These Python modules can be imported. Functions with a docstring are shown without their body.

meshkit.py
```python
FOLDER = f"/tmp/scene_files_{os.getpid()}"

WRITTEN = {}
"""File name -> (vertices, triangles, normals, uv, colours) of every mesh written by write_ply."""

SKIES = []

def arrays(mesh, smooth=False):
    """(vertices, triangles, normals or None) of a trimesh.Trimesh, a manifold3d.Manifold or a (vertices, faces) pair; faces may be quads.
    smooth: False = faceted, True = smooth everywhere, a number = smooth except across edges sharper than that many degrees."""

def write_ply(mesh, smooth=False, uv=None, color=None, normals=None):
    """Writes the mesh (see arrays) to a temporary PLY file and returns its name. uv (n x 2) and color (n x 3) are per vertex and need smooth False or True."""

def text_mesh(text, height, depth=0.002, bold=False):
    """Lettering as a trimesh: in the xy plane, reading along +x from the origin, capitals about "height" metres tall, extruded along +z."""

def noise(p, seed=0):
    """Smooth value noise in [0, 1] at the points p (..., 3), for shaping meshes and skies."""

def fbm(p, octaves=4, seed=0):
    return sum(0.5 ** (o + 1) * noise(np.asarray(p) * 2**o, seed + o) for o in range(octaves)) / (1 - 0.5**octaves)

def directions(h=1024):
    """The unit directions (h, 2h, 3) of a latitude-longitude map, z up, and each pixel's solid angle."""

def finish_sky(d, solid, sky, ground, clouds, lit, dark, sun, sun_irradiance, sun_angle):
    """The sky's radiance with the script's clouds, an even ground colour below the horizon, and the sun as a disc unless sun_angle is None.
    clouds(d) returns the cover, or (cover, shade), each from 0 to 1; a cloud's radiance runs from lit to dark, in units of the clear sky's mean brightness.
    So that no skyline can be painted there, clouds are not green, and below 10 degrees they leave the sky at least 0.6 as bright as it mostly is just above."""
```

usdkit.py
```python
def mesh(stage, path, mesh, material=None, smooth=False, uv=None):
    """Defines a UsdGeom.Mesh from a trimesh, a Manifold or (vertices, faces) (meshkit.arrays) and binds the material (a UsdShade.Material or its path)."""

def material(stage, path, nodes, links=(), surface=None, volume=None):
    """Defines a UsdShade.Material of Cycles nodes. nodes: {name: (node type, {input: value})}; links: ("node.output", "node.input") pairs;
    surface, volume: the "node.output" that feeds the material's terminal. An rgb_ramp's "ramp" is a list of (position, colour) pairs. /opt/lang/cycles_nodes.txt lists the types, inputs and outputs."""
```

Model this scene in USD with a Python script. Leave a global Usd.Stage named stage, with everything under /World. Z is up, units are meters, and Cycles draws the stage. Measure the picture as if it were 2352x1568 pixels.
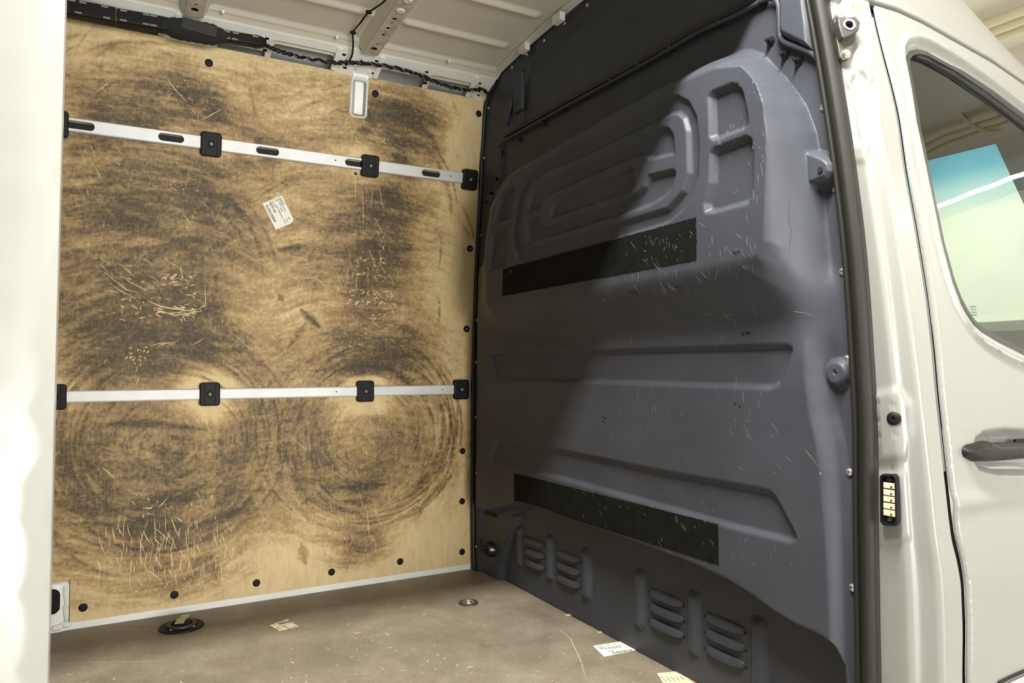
import math, random
import numpy as np, trimesh, usdkit, meshkit
import manifold3d as m3
from pxr import Usd, UsdGeom, UsdLux, Gf, Sdf, UsdShade, Vt
from shapely.geometry import Polygon, Point, box as sbox
from shapely.ops import unary_union

random.seed(7); rng = np.random.default_rng(7)
stage = Usd.Stage.CreateInMemory()
UsdGeom.SetStageUpAxis(stage, UsdGeom.Tokens.z); UsdGeom.SetStageMetersPerUnit(stage, 1.0)
UsdGeom.Xform.Define(stage, '/World'); UsdGeom.Scope.Define(stage, '/World/Looks')

# ---------------------------------------------------------------- camera, light, exposure
CAM = np.array([-1.30, -0.95, 0.823]); FPX = 1681.0; W, H = 2352, 1568
YAW, PITCH = math.radians(29.2), math.radians(1.77)
sy, cy, sp, cp = math.sin(YAW), math.cos(YAW), math.sin(PITCH), math.cos(PITCH)
FWD = np.array([sy*cp, cy*cp, sp]); RGT = np.array([cy, -sy, 0.0]); UPV = np.array([-sy*sp, -cy*sp, cp])
EXPOSURE = 0.0
c = UsdGeom.Camera.Define(stage, '/World/camera')
c.CreateHorizontalApertureAttr(36.0); c.CreateVerticalApertureAttr(24.0); c.CreateFocalLengthAttr(36.0*FPX/W)
c.CreateClippingRangeAttr(Gf.Vec2f(0.01, 100)); c.CreateExposureAttr(EXPOSURE)
M4 = Gf.Matrix4d(*RGT, 0, *UPV, 0, *(-FWD), 0, *CAM, 1); c.AddTransformOp().Set(M4)

WARM = (1.0, 0.968, 0.88)
dome = UsdLux.DomeLight.Define(stage, '/World/hall_daylight'); dome.CreateIntensityAttr(0.05); dome.CreateColorAttr(Gf.Vec3f(*WARM))
def strip(name, loc, lx, ly, power, col=WARM, rx=0.0):
    r = UsdLux.RectLight.Define(stage, '/World/' + name); r.CreateWidthAttr(lx); r.CreateHeightAttr(ly)
    r.CreateIntensityAttr(power); r.CreateColorAttr(Gf.Vec3f(*col)); r.AddTranslateOp().Set(Gf.Vec3d(*loc))
    if rx: r.AddRotateXOp().Set(rx)
strip('ceiling_tube', (-0.80, -0.42, 2.52), 1.0, 0.07, 730)
strip('ceiling_tube_002', (2.4, -3.4, 2.90), 1.5, 0.10, 60)
strip('ceiling_tube_003', (3.9, 2.6, 2.90), 1.5, 0.10, 210)
strip('hall_fill', (0.3, -7.4, 0.85), 4.4, 2.8, 16.0, (1.0, .975, .91), 90.0)   # added fill panel behind the camera, brightens the plywood through the door opening

# ---------------------------------------------------------------- rays and surfaces of the van
def ray(px, py): return FWD + (px-W/2)/FPX*RGT + (H/2-py)/FPX*UPV
def on(px, py, ax, val):
    d = ray(px, py); return CAM + d*(val-CAM[ax])/d[ax]
def project(P):
    q = np.asarray(P) - CAM; z = q@FWD
    return np.stack([W/2 + FPX*(q@RGT)/z, H/2 - FPX*(q@UPV)/z], -1)
from scipy.interpolate import PchipInterpolator, CubicSpline
yw = PchipInterpolator([-.8, 0, .4, .75, 1.2, 1.55, 1.85, 2.1], [1.68, 1.700, 1.712, 1.711, 1.684, 1.632, 1.588, 1.55])
yd = PchipInterpolator([-.8, -.3, .2, .4, .54, .73, .98, 1.34, 1.58, 1.75, 1.9, 2.2], [-.09, -.14, -.161, -.158, -.148, -.131, -.10, -.044, .014, .06, .11, .22])
ywp, ydp = yw.derivative(), yd.derivative()
def on_prof(px, py, f, off=0.0):
    y = float(f(.9)) + off
    for _ in range(25):
        p = on(px, py, 1, y); y = .5*y + .5*(float(f(np.clip(p[2], -.8, 2.1))) + off)
    return on(px, py, 1, y)
def wallp(px, py): return on_prof(px, py, yw)
def doorp(px, py, off=0.0): return on_prof(px, py, yd, off)
FZ = .010
def floorp(px, py): return on(px, py, 2, FZ)
def bulkp(px, py, h=0.0): return on(px, py, 0, -h)
def nrm(v): v = np.asarray(v, float); return v/np.linalg.norm(v)
def frame_wall(p, off=0.0): V = nrm((0, float(ywp(p[2])), 1)); U = np.array([1., 0, 0]); return (p + np.cross(U, V)*off, U, V, np.cross(U, V))
def frame_door(p, off=0.0): V = nrm((0, float(ydp(p[2])), 1)); U = np.array([1., 0, 0]); return (p + np.cross(U, V)*off, U, V, np.cross(U, V))
def frame_floor(p): return (p, np.array([1., 0, 0]), np.array([0, 1., 0]), np.array([0, 0, 1.]))
def frame_bulk(p): return (p, np.array([0, -1., 0]), np.array([0, 0, 1.]), np.array([-1., 0, 0]))
def put(mesh, fr, rot=0.0):
    v, f, _ = meshkit.arrays(mesh); o, U, V, Wn = fr; a, b = math.cos(rot), math.sin(rot)
    x, y = v[:, 0]*a - v[:, 1]*b, v[:, 0]*b + v[:, 1]*a
    return trimesh.Trimesh(o + x[:, None]*U + y[:, None]*V + v[:, 2:3]*Wn, f, process=False)

# ---------------------------------------------------------------- scene helpers
used = {}
def numbered(path):
    n = used.get(path, 0); used[path] = n + 1
    return path if n == 0 else f'{path}_{n:03d}'
def tag(p, label=None, cat=None, group=None, kind=None):
    p = p.GetPrim() if hasattr(p, 'GetPrim') else p
    for k, v in (('label', label), ('category', cat), ('group', group), ('kind', kind)):
        if v: p.SetCustomDataByKey(k, v)
    return p
def thing(name, label=None, cat=None, group=None, kind=None):
    return tag(UsdGeom.Xform.Define(stage, numbered('/World/' + name)), label, cat, group, kind)
def obj(name, mesh, m, parent=None, smooth=False, prim=None, **kw):
    path = numbered((str(parent.GetPath()) if parent else '/World') + '/' + name)
    if isinstance(mesh, list): mesh = trimesh.util.concatenate([trimesh.Trimesh(*meshkit.arrays(x)[:2], process=False) for x in mesh])
    g = usdkit.mesh(stage, path, mesh, M[m], smooth=smooth)
    if prim:
        for k, arr in prim.items():
            UsdGeom.PrimvarsAPI(g).CreatePrimvar(k, Sdf.ValueTypeNames.FloatArray, 'vertex').Set(Vt.FloatArray.FromNumpy(np.asarray(arr, np.float32)))
    return tag(g, **kw)

# ---------------------------------------------------------------- materials
M = {}
def srgb(r, g, b): return tuple((x/255/12.92 if x/255 <= .04045 else ((x/255+.055)/1.055)**2.4) for x in (r, g, b))
def mat(name, col, rough=.5, metal=0.0, var=0.0, vscale=6, bump=0.0, bscale=200, coat=0.0, spec=.5, **extra):
    n = {'p': ('principled_bsdf', dict(base_color=col, roughness=rough, metallic=metal, specular_ior_level=spec, coat_weight=coat, coat_roughness=.16, **extra)), 'g': ('geometry', {})}
    l = []
    if var:
        n['n'] = ('noise_texture', dict(scale=vscale, detail=6, roughness=.6)); l.append(('g.position', 'n.vector'))
        lo = tuple(max(0, x*(1-var)) for x in col); hi = tuple(min(1, x*(1+var)) for x in col)
        n['r'] = ('rgb_ramp', dict(ramp=[(.25, lo), (.75, hi)])); l += [('n.fac', 'r.fac'), ('r.color', 'p.base_color')]
    if bump:
        n['bn'] = ('noise_texture', dict(scale=bscale, detail=3)); n['b'] = ('bump', dict(strength=bump, distance=.002))
        l += [('g.position', 'bn.vector'), ('bn.fac', 'b.height'), ('b.normal', 'p.normal')]
    M[name] = usdkit.material(stage, '/World/Looks/' + name, n, l, surface='p.BSDF')
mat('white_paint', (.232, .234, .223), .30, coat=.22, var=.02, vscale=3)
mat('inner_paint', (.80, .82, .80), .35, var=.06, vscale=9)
mat('inner_grey', (.40, .42, .42), .5, var=.1)
mat('roof_paint', (.64, .62, .55), .42, var=.05, vscale=3)
mat('aluminium', (.62, .63, .64), .5, metal=.2, var=.08, vscale=14)
mat('bulk_plastic', (.049, .0535, .068), .46, spec=.28, var=.13, vscale=7, bump=.12, bscale=420)
mat('bulk_dark', (.016, .017, .022), .45)
mat('black_plastic', (.007, .007, .0075), .55, bump=.05, bscale=300, spec=.22)
mat('black_hole', (.004, .004, .004), .9)
mat('rubber', (.015, .0148, .0125), .6, spec=.3, var=.15, vscale=10, bump=.15, bscale=150)
mat('black_tape', (.007, .007, .0055), .85, var=.5, vscale=35, bump=.6, bscale=900, spec=.12)
mat('screw_steel', (.62, .61, .58), .3, metal=.85)
mat('cast_metal', (.055, .053, .05), .5, metal=.3, var=.25, vscale=40)
mat('bracket_steel', (.075, .066, .053), .45, metal=.3, var=.2, vscale=30)
mat('contact_ceramic', (.75, .62, .44), .4, var=.2, vscale=60)
mat('paper', (.80, .79, .70), .6, var=.05, vscale=25)
mat('paper_worn', (.70, .63, .45), .7, var=.25, vscale=50)
mat('tape_cream', (.62, .57, .44), .6, var=.05)
mat('print_ink', (.05, .05, .05), .7)
mat('gouge', (.74, .56, .32), .8, var=.12, vscale=40)
mat('scratch_grey', (.22, .22, .205), .6, var=.3, vscale=60)
mat('chip_pale', (.62, .54, .38), .8, var=.2, vscale=50)
mat('wood_edge', (.50, .34, .18), .8, var=.25, vscale=60)
mat('rust_wood', (.33, .15, .05), .9, var=.4, vscale=60)
mat('rail_grime', (.26, .20, .14), .8, var=.4, vscale=40)
mat('garage_ceiling', (.74, .70, .61), .8, var=.05, vscale=2)
mat('garage_beam', (.66, .61, .52), .8)
mat('garage_wall', (.78, .80, .74), .8, var=.04, vscale=2)
mat('garage_upper', (.34, .37, .42), .8)
mat('garage_floor', (.58, .58, .55), .5, var=.08, vscale=2)
mat('pipe_paint', (.72, .64, .45), .4)
mat('headliner', (.06, .06, .06), .9)
mat('cab_trim', (.06, .06, .06), .6)
mat('dash', (.16, .15, .11), .6)
mat('window_rubber', (.03, .03, .03), .35)
mat('handle_black', (.009, .0086, .008), .45, spec=.3, bump=.1, bscale=300)

mat('ring_grey', (.42, .42, .40), .6, spec=.2)
mat('pin_black', (.012, .012, .013), .18)
mat('slot_shade', (.022, .022, .023), .7, spec=.2)  # near-black colour carries the shade inside the rail slots
mat('chip_yellow', (.62, .43, .16), .8)
mat('bow_dirty', (.50, .46, .38), .5, var=.35, vscale=38)
mat('foam_black', (.016, .016, .016), .95, bump=.5, bscale=250)
mat('patch_grey', (.035, .035, .032), .8)
mat('slot_pale', (.22, .21, .18), .6)
mat('wire_grey', (.10, .085, .07), .5)
mat('etch', (.06, .07, .06), .6)
mat('seam_rubber', (.10, .11, .11), .5)
mat('trim_grey', (.36, .37, .40), .5)
M['tube_glow'] = usdkit.material(stage, '/World/Looks/tube_glow', {'e': ('emission', dict(color=WARM, strength=55))}, [], surface='e.emission')
def wood():
    n = {'g': ('geometry', {}), 'a': ('attribute', {'attribute': 'stain'}),
      'mp': ('mapping', dict(mapping_type='point', scale=(1.0, 1.0, .28))), 'gr': ('noise_texture', dict(scale=26, detail=8, roughness=.62, distortion=1.6)),
      'grain': ('rgb_ramp', dict(ramp=[(.25, (.60, .45, .235)), (.5, (.69, .54, .30)), (.78, (.77, .62, .365))])),
      'nf': ('noise_texture', dict(scale=120, detail=7, roughness=.72)), 'nf2': ('mapping', dict(mapping_type='point', scale=(.45, 1, 1.5))), 'nv': ('noise_texture', dict(scale=210, detail=5, roughness=.7)), 'nv2': ('mapping', dict(mapping_type='point', scale=(1.5, 1, .16))), 'mv': ('math', dict(math_type='add')), 'mh': ('math', dict(math_type='multiply', value2=.5)),
      'm1': ('math', dict(math_type='subtract', value2=.5)), 'm2': ('math', dict(math_type='multiply', value2=1.9)),
      'm3': ('math', dict(math_type='multiply')), 'm4': ('math', dict(math_type='add', use_clamp=True)),
      'sr': ('rgb_ramp', dict(ramp=[(0, (1, 1, 1)), (.12, (.95, .935, .91)), (.30, (.66, .59, .50)), (.55, (.40, .345, .28)), (.8, (.185, .16, .135)), (1, (.07, .066, .066))])),
      'mx': ('mix_color', dict(blend_type='multiply', fac=1.0)),
      'p': ('principled_bsdf', dict(roughness=.55, specular_ior_level=.3))}
    l = [('g.position', 'mp.vector'), ('mp.vector', 'gr.vector'), ('gr.fac', 'grain.fac'), ('g.position', 'nf2.vector'), ('nf2.vector', 'nf.vector'),
      ('nf.fac', 'mv.value1'), ('g.position', 'nv2.vector'), ('nv2.vector', 'nv.vector'), ('nv.fac', 'mv.value2'), ('mv.value', 'mh.value1'), ('mh.value', 'm1.value1'), ('m1.value', 'm2.value1'), ('m2.value', 'm3.value1'), ('a.fac', 'm3.value2'), ('m3.value', 'm4.value1'), ('a.fac', 'm4.value2'),
      ('m4.value', 'sr.fac'), ('grain.color', 'mx.a'), ('sr.color', 'mx.b'), ('mx.result', 'p.base_color')]
    M['plywood'] = usdkit.material(stage, '/World/Looks/plywood', n, l, surface='p.BSDF')
wood()
def floor_mat():
    n = {'g': ('geometry', {}), 'n1': ('noise_texture', dict(scale=5, detail=8, roughness=.65, distortion=.4)),
      'r1': ('rgb_ramp', dict(ramp=[(.25, (.15, .125, .095)), (.5, (.23, .195, .148)), (.75, (.32, .278, .212))])),
      'n2': ('noise_texture', dict(scale=160, detail=4, roughness=.7)), 'r2': ('rgb_ramp', dict(ramp=[(.3, (.8, .8, .8)), (.7, (1.15, 1.15, 1.15))])),
      'mx': ('mix_color', dict(blend_type='multiply', fac=1.0)),
      'mp': ('mapping', dict(mapping_type='point', rotation=(0, 0, .25))), 'w1': ('wave_texture', dict(wave_type='bands', bands_direction='x', scale=55)), 'w2': ('wave_texture', dict(wave_type='bands', bands_direction='y', scale=55)),
      'ad': ('math', dict(math_type='multiply')), 'b': ('bump', dict(strength=.45, distance=.0012)),
      'p': ('principled_bsdf', dict(roughness=.5, specular_ior_level=.4))}
    l = [('g.position', 'n1.vector'), ('n1.fac', 'r1.fac'), ('g.position', 'n2.vector'), ('n2.fac', 'r2.fac'), ('r1.color', 'mx.a'), ('r2.color', 'mx.b'), ('mx.result', 'p.base_color'),
      ('g.position', 'mp.vector'), ('mp.vector', 'w1.vector'), ('mp.vector', 'w2.vector'), ('w1.fac', 'ad.value1'), ('w2.fac', 'ad.value2'), ('ad.value', 'b.height'), ('b.normal', 'p.normal')]
    M['floor_board'] = usdkit.material(stage, '/World/Looks/floor_board', n, l, surface='p.BSDF')
floor_mat()
def glass(name, tint, ramp=None):
    n = {'t': ('transparent_bsdf', dict(color=tint)), 'gl': ('glossy_bsdf', dict(color=(1, 1, 1), roughness=.0)), 'f': ('fresnel', dict(IOR=1.5)), 'm': ('mix_closure', {})}
    l = [('f.fac', 'm.fac'), ('t.BSDF', 'm.closure1'), ('gl.BSDF', 'm.closure2')]
    if ramp:
        n.update({'g': ('geometry', {}), 's': ('separate_xyz', {}), 'mr': ('map_range', dict(from_min=ramp[0], from_max=ramp[1], clamp=True)), 'r': ('rgb_ramp', dict(ramp=[(0, tint), (.45, (.42, .66, .76)), (.8, (.10, .40, .62)), (1, (.08, .36, .58))]))})
        l += [('g.position', 's.vector'), ('s.z', 'mr.value'), ('mr.result', 'r.fac'), ('r.color', 't.color')]
    M[name] = usdkit.material(stage, '/World/Looks/' + name, n, l, surface='m.closure')
glass('side_glass', (.80, .88, .82)); glass('wind_glass', (.78, .84, .78), ramp=(1.33, 1.46))

# ---------------------------------------------------------------- mesh builders
def grid_faces(nu, nv, flip=False):
    i, j = np.meshgrid(np.arange(nu-1), np.arange(nv-1), indexing='ij'); a = i*nv + j
    q = np.stack([a, a+nv, a+nv+1, a+1], -1).reshape(-1, 4)
    if flip: q = q[:, ::-1]
    return np.vstack([q[:, [0, 1, 2]], q[:, [0, 2, 3]]])
def gridmesh(P, flip=False): nu, nv = P.shape[:2]; return trimesh.Trimesh(P.reshape(-1, 3), grid_faces(nu, nv, flip), process=False)
def sdf(P, poly):
    """signed distance, positive inside"""
    P = np.asarray(P, float); sh = P.shape[:-1]; P = P.reshape(-1, 2); poly = np.asarray(poly, float)
    d2 = np.full(len(P), 1e18); ins = np.zeros(len(P), bool)
    for a, b in zip(poly, np.roll(poly, -1, 0)):
        e = b-a; w = P-a; t = np.clip(w@e/max(e@e, 1e-18), 0, 1); q = w - t[:, None]*e; d2 = np.minimum(d2, (q*q).sum(1))
        k = ((a[1] <= P[:, 1]) != (b[1] <= P[:, 1]))
        with np.errstate(divide='ignore', invalid='ignore'): xi = a[0] + (P[:, 1]-a[1])*e[0]/(e[1] if e[1] else 1e-18)
        ins ^= k & (P[:, 0] < xi)
    return (np.where(ins, 1, -1)*np.sqrt(d2)).reshape(sh)
def sst(x): x = np.clip(x, 0, 1); return x*x*(3-2*x)
def rounded(pts, r=0.01, n=6):
    g = Polygon(pts); g = g.buffer(-r, quad_segs=n).buffer(2*r, quad_segs=n).buffer(-r, quad_segs=n)
    return np.array(g.exterior.coords)[:-1]
def rrect(w, h, r, n=6): return np.array(sbox(-w/2+r, -h/2+r, w/2-r, h/2-r).buffer(r, quad_segs=n).exterior.coords)[:-1]
def puck(poly, t, b=.002, z0=0.0):
    """convex plate with a chamfered top"""
    g = Polygon(poly); inn = np.array(g.buffer(-b).exterior.coords)[:-1]; mid = np.array(g.buffer(-b*.3).exterior.coords)[:-1]
    P = [np.c_[poly, np.full(len(poly), z0)], np.c_[poly, np.full(len(poly), t-b)], np.c_[mid, np.full(len(mid), t-b*.3)], np.c_[inn, np.full(len(inn), t)]]
    return m3.Manifold.hull_points(np.vstack(P))
def tris(m): return trimesh.Trimesh(*meshkit.arrays(m)[:2], process=False)
def lathe(prof, n=28):
    """prof: (r, z) pairs"""
    prof = np.array(prof, float); a = np.linspace(0, 2*np.pi, n, endpoint=False)
    P = np.stack([prof[:, 0][:, None]*np.cos(a), prof[:, 0][:, None]*np.sin(a), np.repeat(prof[:, 1][:, None], n, 1)], -1)
    P = np.concatenate([P, P[:, :1]], 1); return gridmesh(P, flip=True)
def tube(path, r, sides=12, n=None, closed_caps=True):
    path = np.asarray(path, float)
    if n:
        t = np.r_[0, np.cumsum(np.linalg.norm(np.diff(path, axis=0), axis=1))]; path = PchipInterpolator(t, path)(np.linspace(0, t[-1], n))
    r = np.broadcast_to(r, (len(path),)); T = np.gradient(path, axis=0); T /= np.linalg.norm(T, axis=1, keepdims=True)
    up = np.array([0.31, 0.2, .93]); A = np.cross(T, up); A /= np.linalg.norm(A, axis=1, keepdims=True); B = np.cross(T, A)
    an = np.linspace(0, 2*np.pi, sides+1); P = path[:, None] + r[:, None, None]*(np.cos(an)[None, :, None]*A[:, None] + np.sin(an)[None, :, None]*B[:, None])
    m = gridmesh(P)
    if closed_caps:
        v = [m.vertices]; f = [m.faces]; k = len(m.vertices)
        for e, s in ((0, 1), (len(path)-1, -1)):
            ids = e*(sides+1) + np.arange(sides+1); v.append(path[e][None]); f.append(np.array([[ids[i], ids[i+1], k][::s] for i in range(sides)])); k += 1
        m = trimesh.Trimesh(np.vstack(v), np.vstack(f), process=False)
    return m
def slab(poly, t, res, warp):
    """shapely polygon extruded to thickness t (0..t), refined, then warped (n,3)->(n,3)"""
    polys = getattr(poly, 'geoms', [poly]); out = []
    for g in polys:
        cs = m3.CrossSection([np.array(g.exterior.coords)[:-1]] + [np.array(h.coords)[:-1] for h in g.interiors], m3.FillRule.EvenOdd)
        mm = m3.Manifold.extrude(cs, t).refine_to_length(res); v, f, _ = meshkit.arrays(mm); out.append(trimesh.Trimesh(warp(v), f, process=False))
    return trimesh.util.concatenate(out)
def flip_if(m, towards):
    """makes most faces of an open sheet point along a direction"""
    if (m.face_normals@np.asarray(towards)).mean() < 0: m.invert()
    return m
def bx(x0, x1, y0, y1, z0, z1): return trimesh.creation.box(bounds=[[min(x0, x1), min(y0, y1), min(z0, z1)], [max(x0, x1), max(y0, y1), max(z0, z1)]])
def ribbon(pts, width, nrmv):
    """a flat tapered mark along pts (n,3), nrmv the surface normal"""
    pts = np.asarray(pts, float); T = np.gradient(pts, axis=0); S = np.cross(T, nrmv); S /= np.linalg.norm(S, axis=1, keepdims=True)+1e-12
    w = width*np.sin(np.linspace(.25, np.pi-.15, len(pts)))[:, None]/2
    return gridmesh(np.stack([pts-S*w, pts+S*w], 1))

# ================================================================ bulkhead between cargo space and cab
def curve_on_bulk(pts, h=0.0):
    q = np.array([bulkp(x, y, h) for x, y in pts])[:, 1:]; q = q[np.argsort(q[:, 1])]; return PchipInterpolator(q[:, 1], q[:, 0], extrapolate=True)
seal_l = curve_on_bulk([(1859, 0), (1895, 200), (1928, 400), (1947, 600), (1961, 800), (1969, 1000), (1972, 1200), (1978, 1568)])
bulk_l = curve_on_bulk([(1090, 1300), (1088, 1100), (1089, 890), (1096, 640), (1104, 480), (1118, 240), (1130, 212), (1139, 190), (1144, 163)])
def Q(pts, h=0.0): return np.array([bulkp(x, y, h)[1:] for x, y in pts])
HM, HU = .042, .125
U_out = Q([(1103, 760), (1108, 640), (1118, 520), (1140, 420), (1165, 388), (1260, 334), (1400, 250), (1530, 178), (1620, 132), (1675, 110), (1715, 107), (1745, 118), (1800, 185), (1840, 240), (1864, 300), (1878, 370), (1886, 470), (1896, 560), (1908, 650), (1912, 720), (1880, 742), (1700, 765), (1400, 790)], HM*.4)
U_in = Q([(1118, 690), (1124, 560), (1136, 475), (1170, 412), (1262, 358), (1420, 268), (1560, 196), (1640, 160), (1700, 150), (1735, 180), (1753, 240), (1760, 320), (1757, 420), (1752, 520), (1750, 552), (1735, 582), (1600, 610), (1400, 650)], HU)
M_out = Q([(1106, 600), (1101, 640), (1099, 900), (1098, 1172), (1130, 1182), (1170, 1172), (1205, 1163), (1245, 1172), (1300, 1195), (1400, 1230), (1500, 1268), (1600, 1306), (1680, 1344), (1740, 1382), (1790, 1420), (1840, 1450), (1885, 1470), (1918, 1490), (1934, 1530), (1938, 1580), (1940, 1700), (1950, 1700), (1943, 1500), (1938, 1200), (1931, 1080), (1920, 1010), (1905, 950), (1893, 860), (1893, 760), (1890, 690), (1880, 600), (1860, 520), (1600, 520), (1300, 560)], HM*.5)
W_A = Q([(1174, 545), (1180, 500), (1190, 445), (1204, 415), (1230, 383), (1290, 350), (1400, 296), (1520, 230), (1553, 221), (1580, 235), (1597, 268), (1602, 330), (1600, 405), (1585, 450), (1566, 482), (1533, 509), (1440, 538), (1350, 563), (1250, 590), (1198, 604), (1183, 590)], HU)
W_B = Q([(1190, 545), (1196, 500), (1205, 450), (1218, 425), (1244, 396), (1350, 351), (1450, 304), (1540, 259), (1556, 258), (1570, 270), (1578, 300), (1581, 398), (1569, 440), (1533, 480), (1440, 508), (1350, 532), (1250, 561), (1205, 573), (1194, 566)], HU)
C_o = Q([(1216, 450), (1224, 436), (1240, 426), (1400, 352), (1520, 296), (1534, 298), (1543, 312), (1546, 350), (1548, 400), (1540, 430), (1520, 452), (1490, 470), (1350, 514), (1240, 548), (1214, 556), (1206, 530), (1210, 490)], HU)
C_d = Q([(1246, 458), (1260, 445), (1460, 354), (1482, 353), (1492, 362), (1492, 400), (1480, 430), (1462, 446), (1350, 490), (1245, 525), (1236, 512)], HU)
C_r = Q([(1268, 468), (1280, 455), (1444, 385), (1454, 388), (1456, 424), (1446, 436), (1350, 470), (1264, 499), (1262, 488)], HU)
TabL = Q([(1198, 488), (1256, 470), (1252, 494), (1198, 513)], HU); TabR = Q([(1480, 366), (1552, 350), (1552, 390), (1480, 408)], HU)
P1 = Q([(1630, 222), (1636, 214), (1680, 196), (1693, 199), (1702, 214), (1712, 262), (1714, 284), (1706, 292), (1640, 318), (1632, 312)], HU)
P2 = Q([(1634, 352), (1640, 344), (1712, 317), (1722, 322), (1726, 350), (1724, 440), (1716, 462), (1640, 484), (1622, 484), (1620, 466), (1632, 420)], HU)
P3 = Q([(1146, 455), (1160, 438), (1176, 428), (1180, 436), (1170, 500), (1136, 512), (1134, 500)], HU)
P4 = Q([(1128, 540), (1160, 524), (1163, 560), (1162, 608), (1120, 622), (1118, 600)], HU)
R1 = Q([(1121, 820), (1130, 815), (1500, 803), (1800, 794), (1814, 797), (1816, 806), (1797, 860), (1788, 880), (1768, 889), (1500, 880), (1140, 869), (1134, 864)], HM)
R2 = Q([(1136, 1014), (1142, 1010), (1300, 1038), (1500, 1080), (1740, 1124), (1765, 1130), (1780, 1143), (1822, 1222), (1826, 1236), (1815, 1241), (1700, 1214), (1500, 1158), (1300, 1102), (1128, 1056), (1124, 1046)], HM)
UP = Q([(1806, -300), (1796, -60), (1797, 70), (1803, 84), (1872, 118), (1868, 60), (1852, -60), (1810, -300)], .01)
TOP = Q([(1190, 300), (1300, 236), (1500, 124), (1700, 10), (1760, -40), (1500, -120), (1330, 30), (1240, 118), (1210, 140), (1196, 200)], .01)
TRI = Q([(1848, 346), (1870, 350), (1893, 361), (1905, 372), (1906, 392), (1896, 410), (1870, 422), (1855, 424), (1851, 400)], .034)
LB = -.036
LZ = Q([(1103, 1120), (1240, 1120), (1930, 1420), (1935, 1500), (1937, 1600), (1940, 1900), (1098, 1900), (1101, 1310)], 0)
LEG = Q([(1098, 1172), (1130, 1182), (1170, 1172), (1178, 1190), (1140, 1300), (1136, 1420), (1090, 1420)], 0)
def blend(P, outer, inner):
    a, b = sdf(P, outer), sdf(P, inner); a = np.maximum(a, 0); b = np.maximum(-b, 0); return sst(a/(a+b+1e-9))
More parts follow.
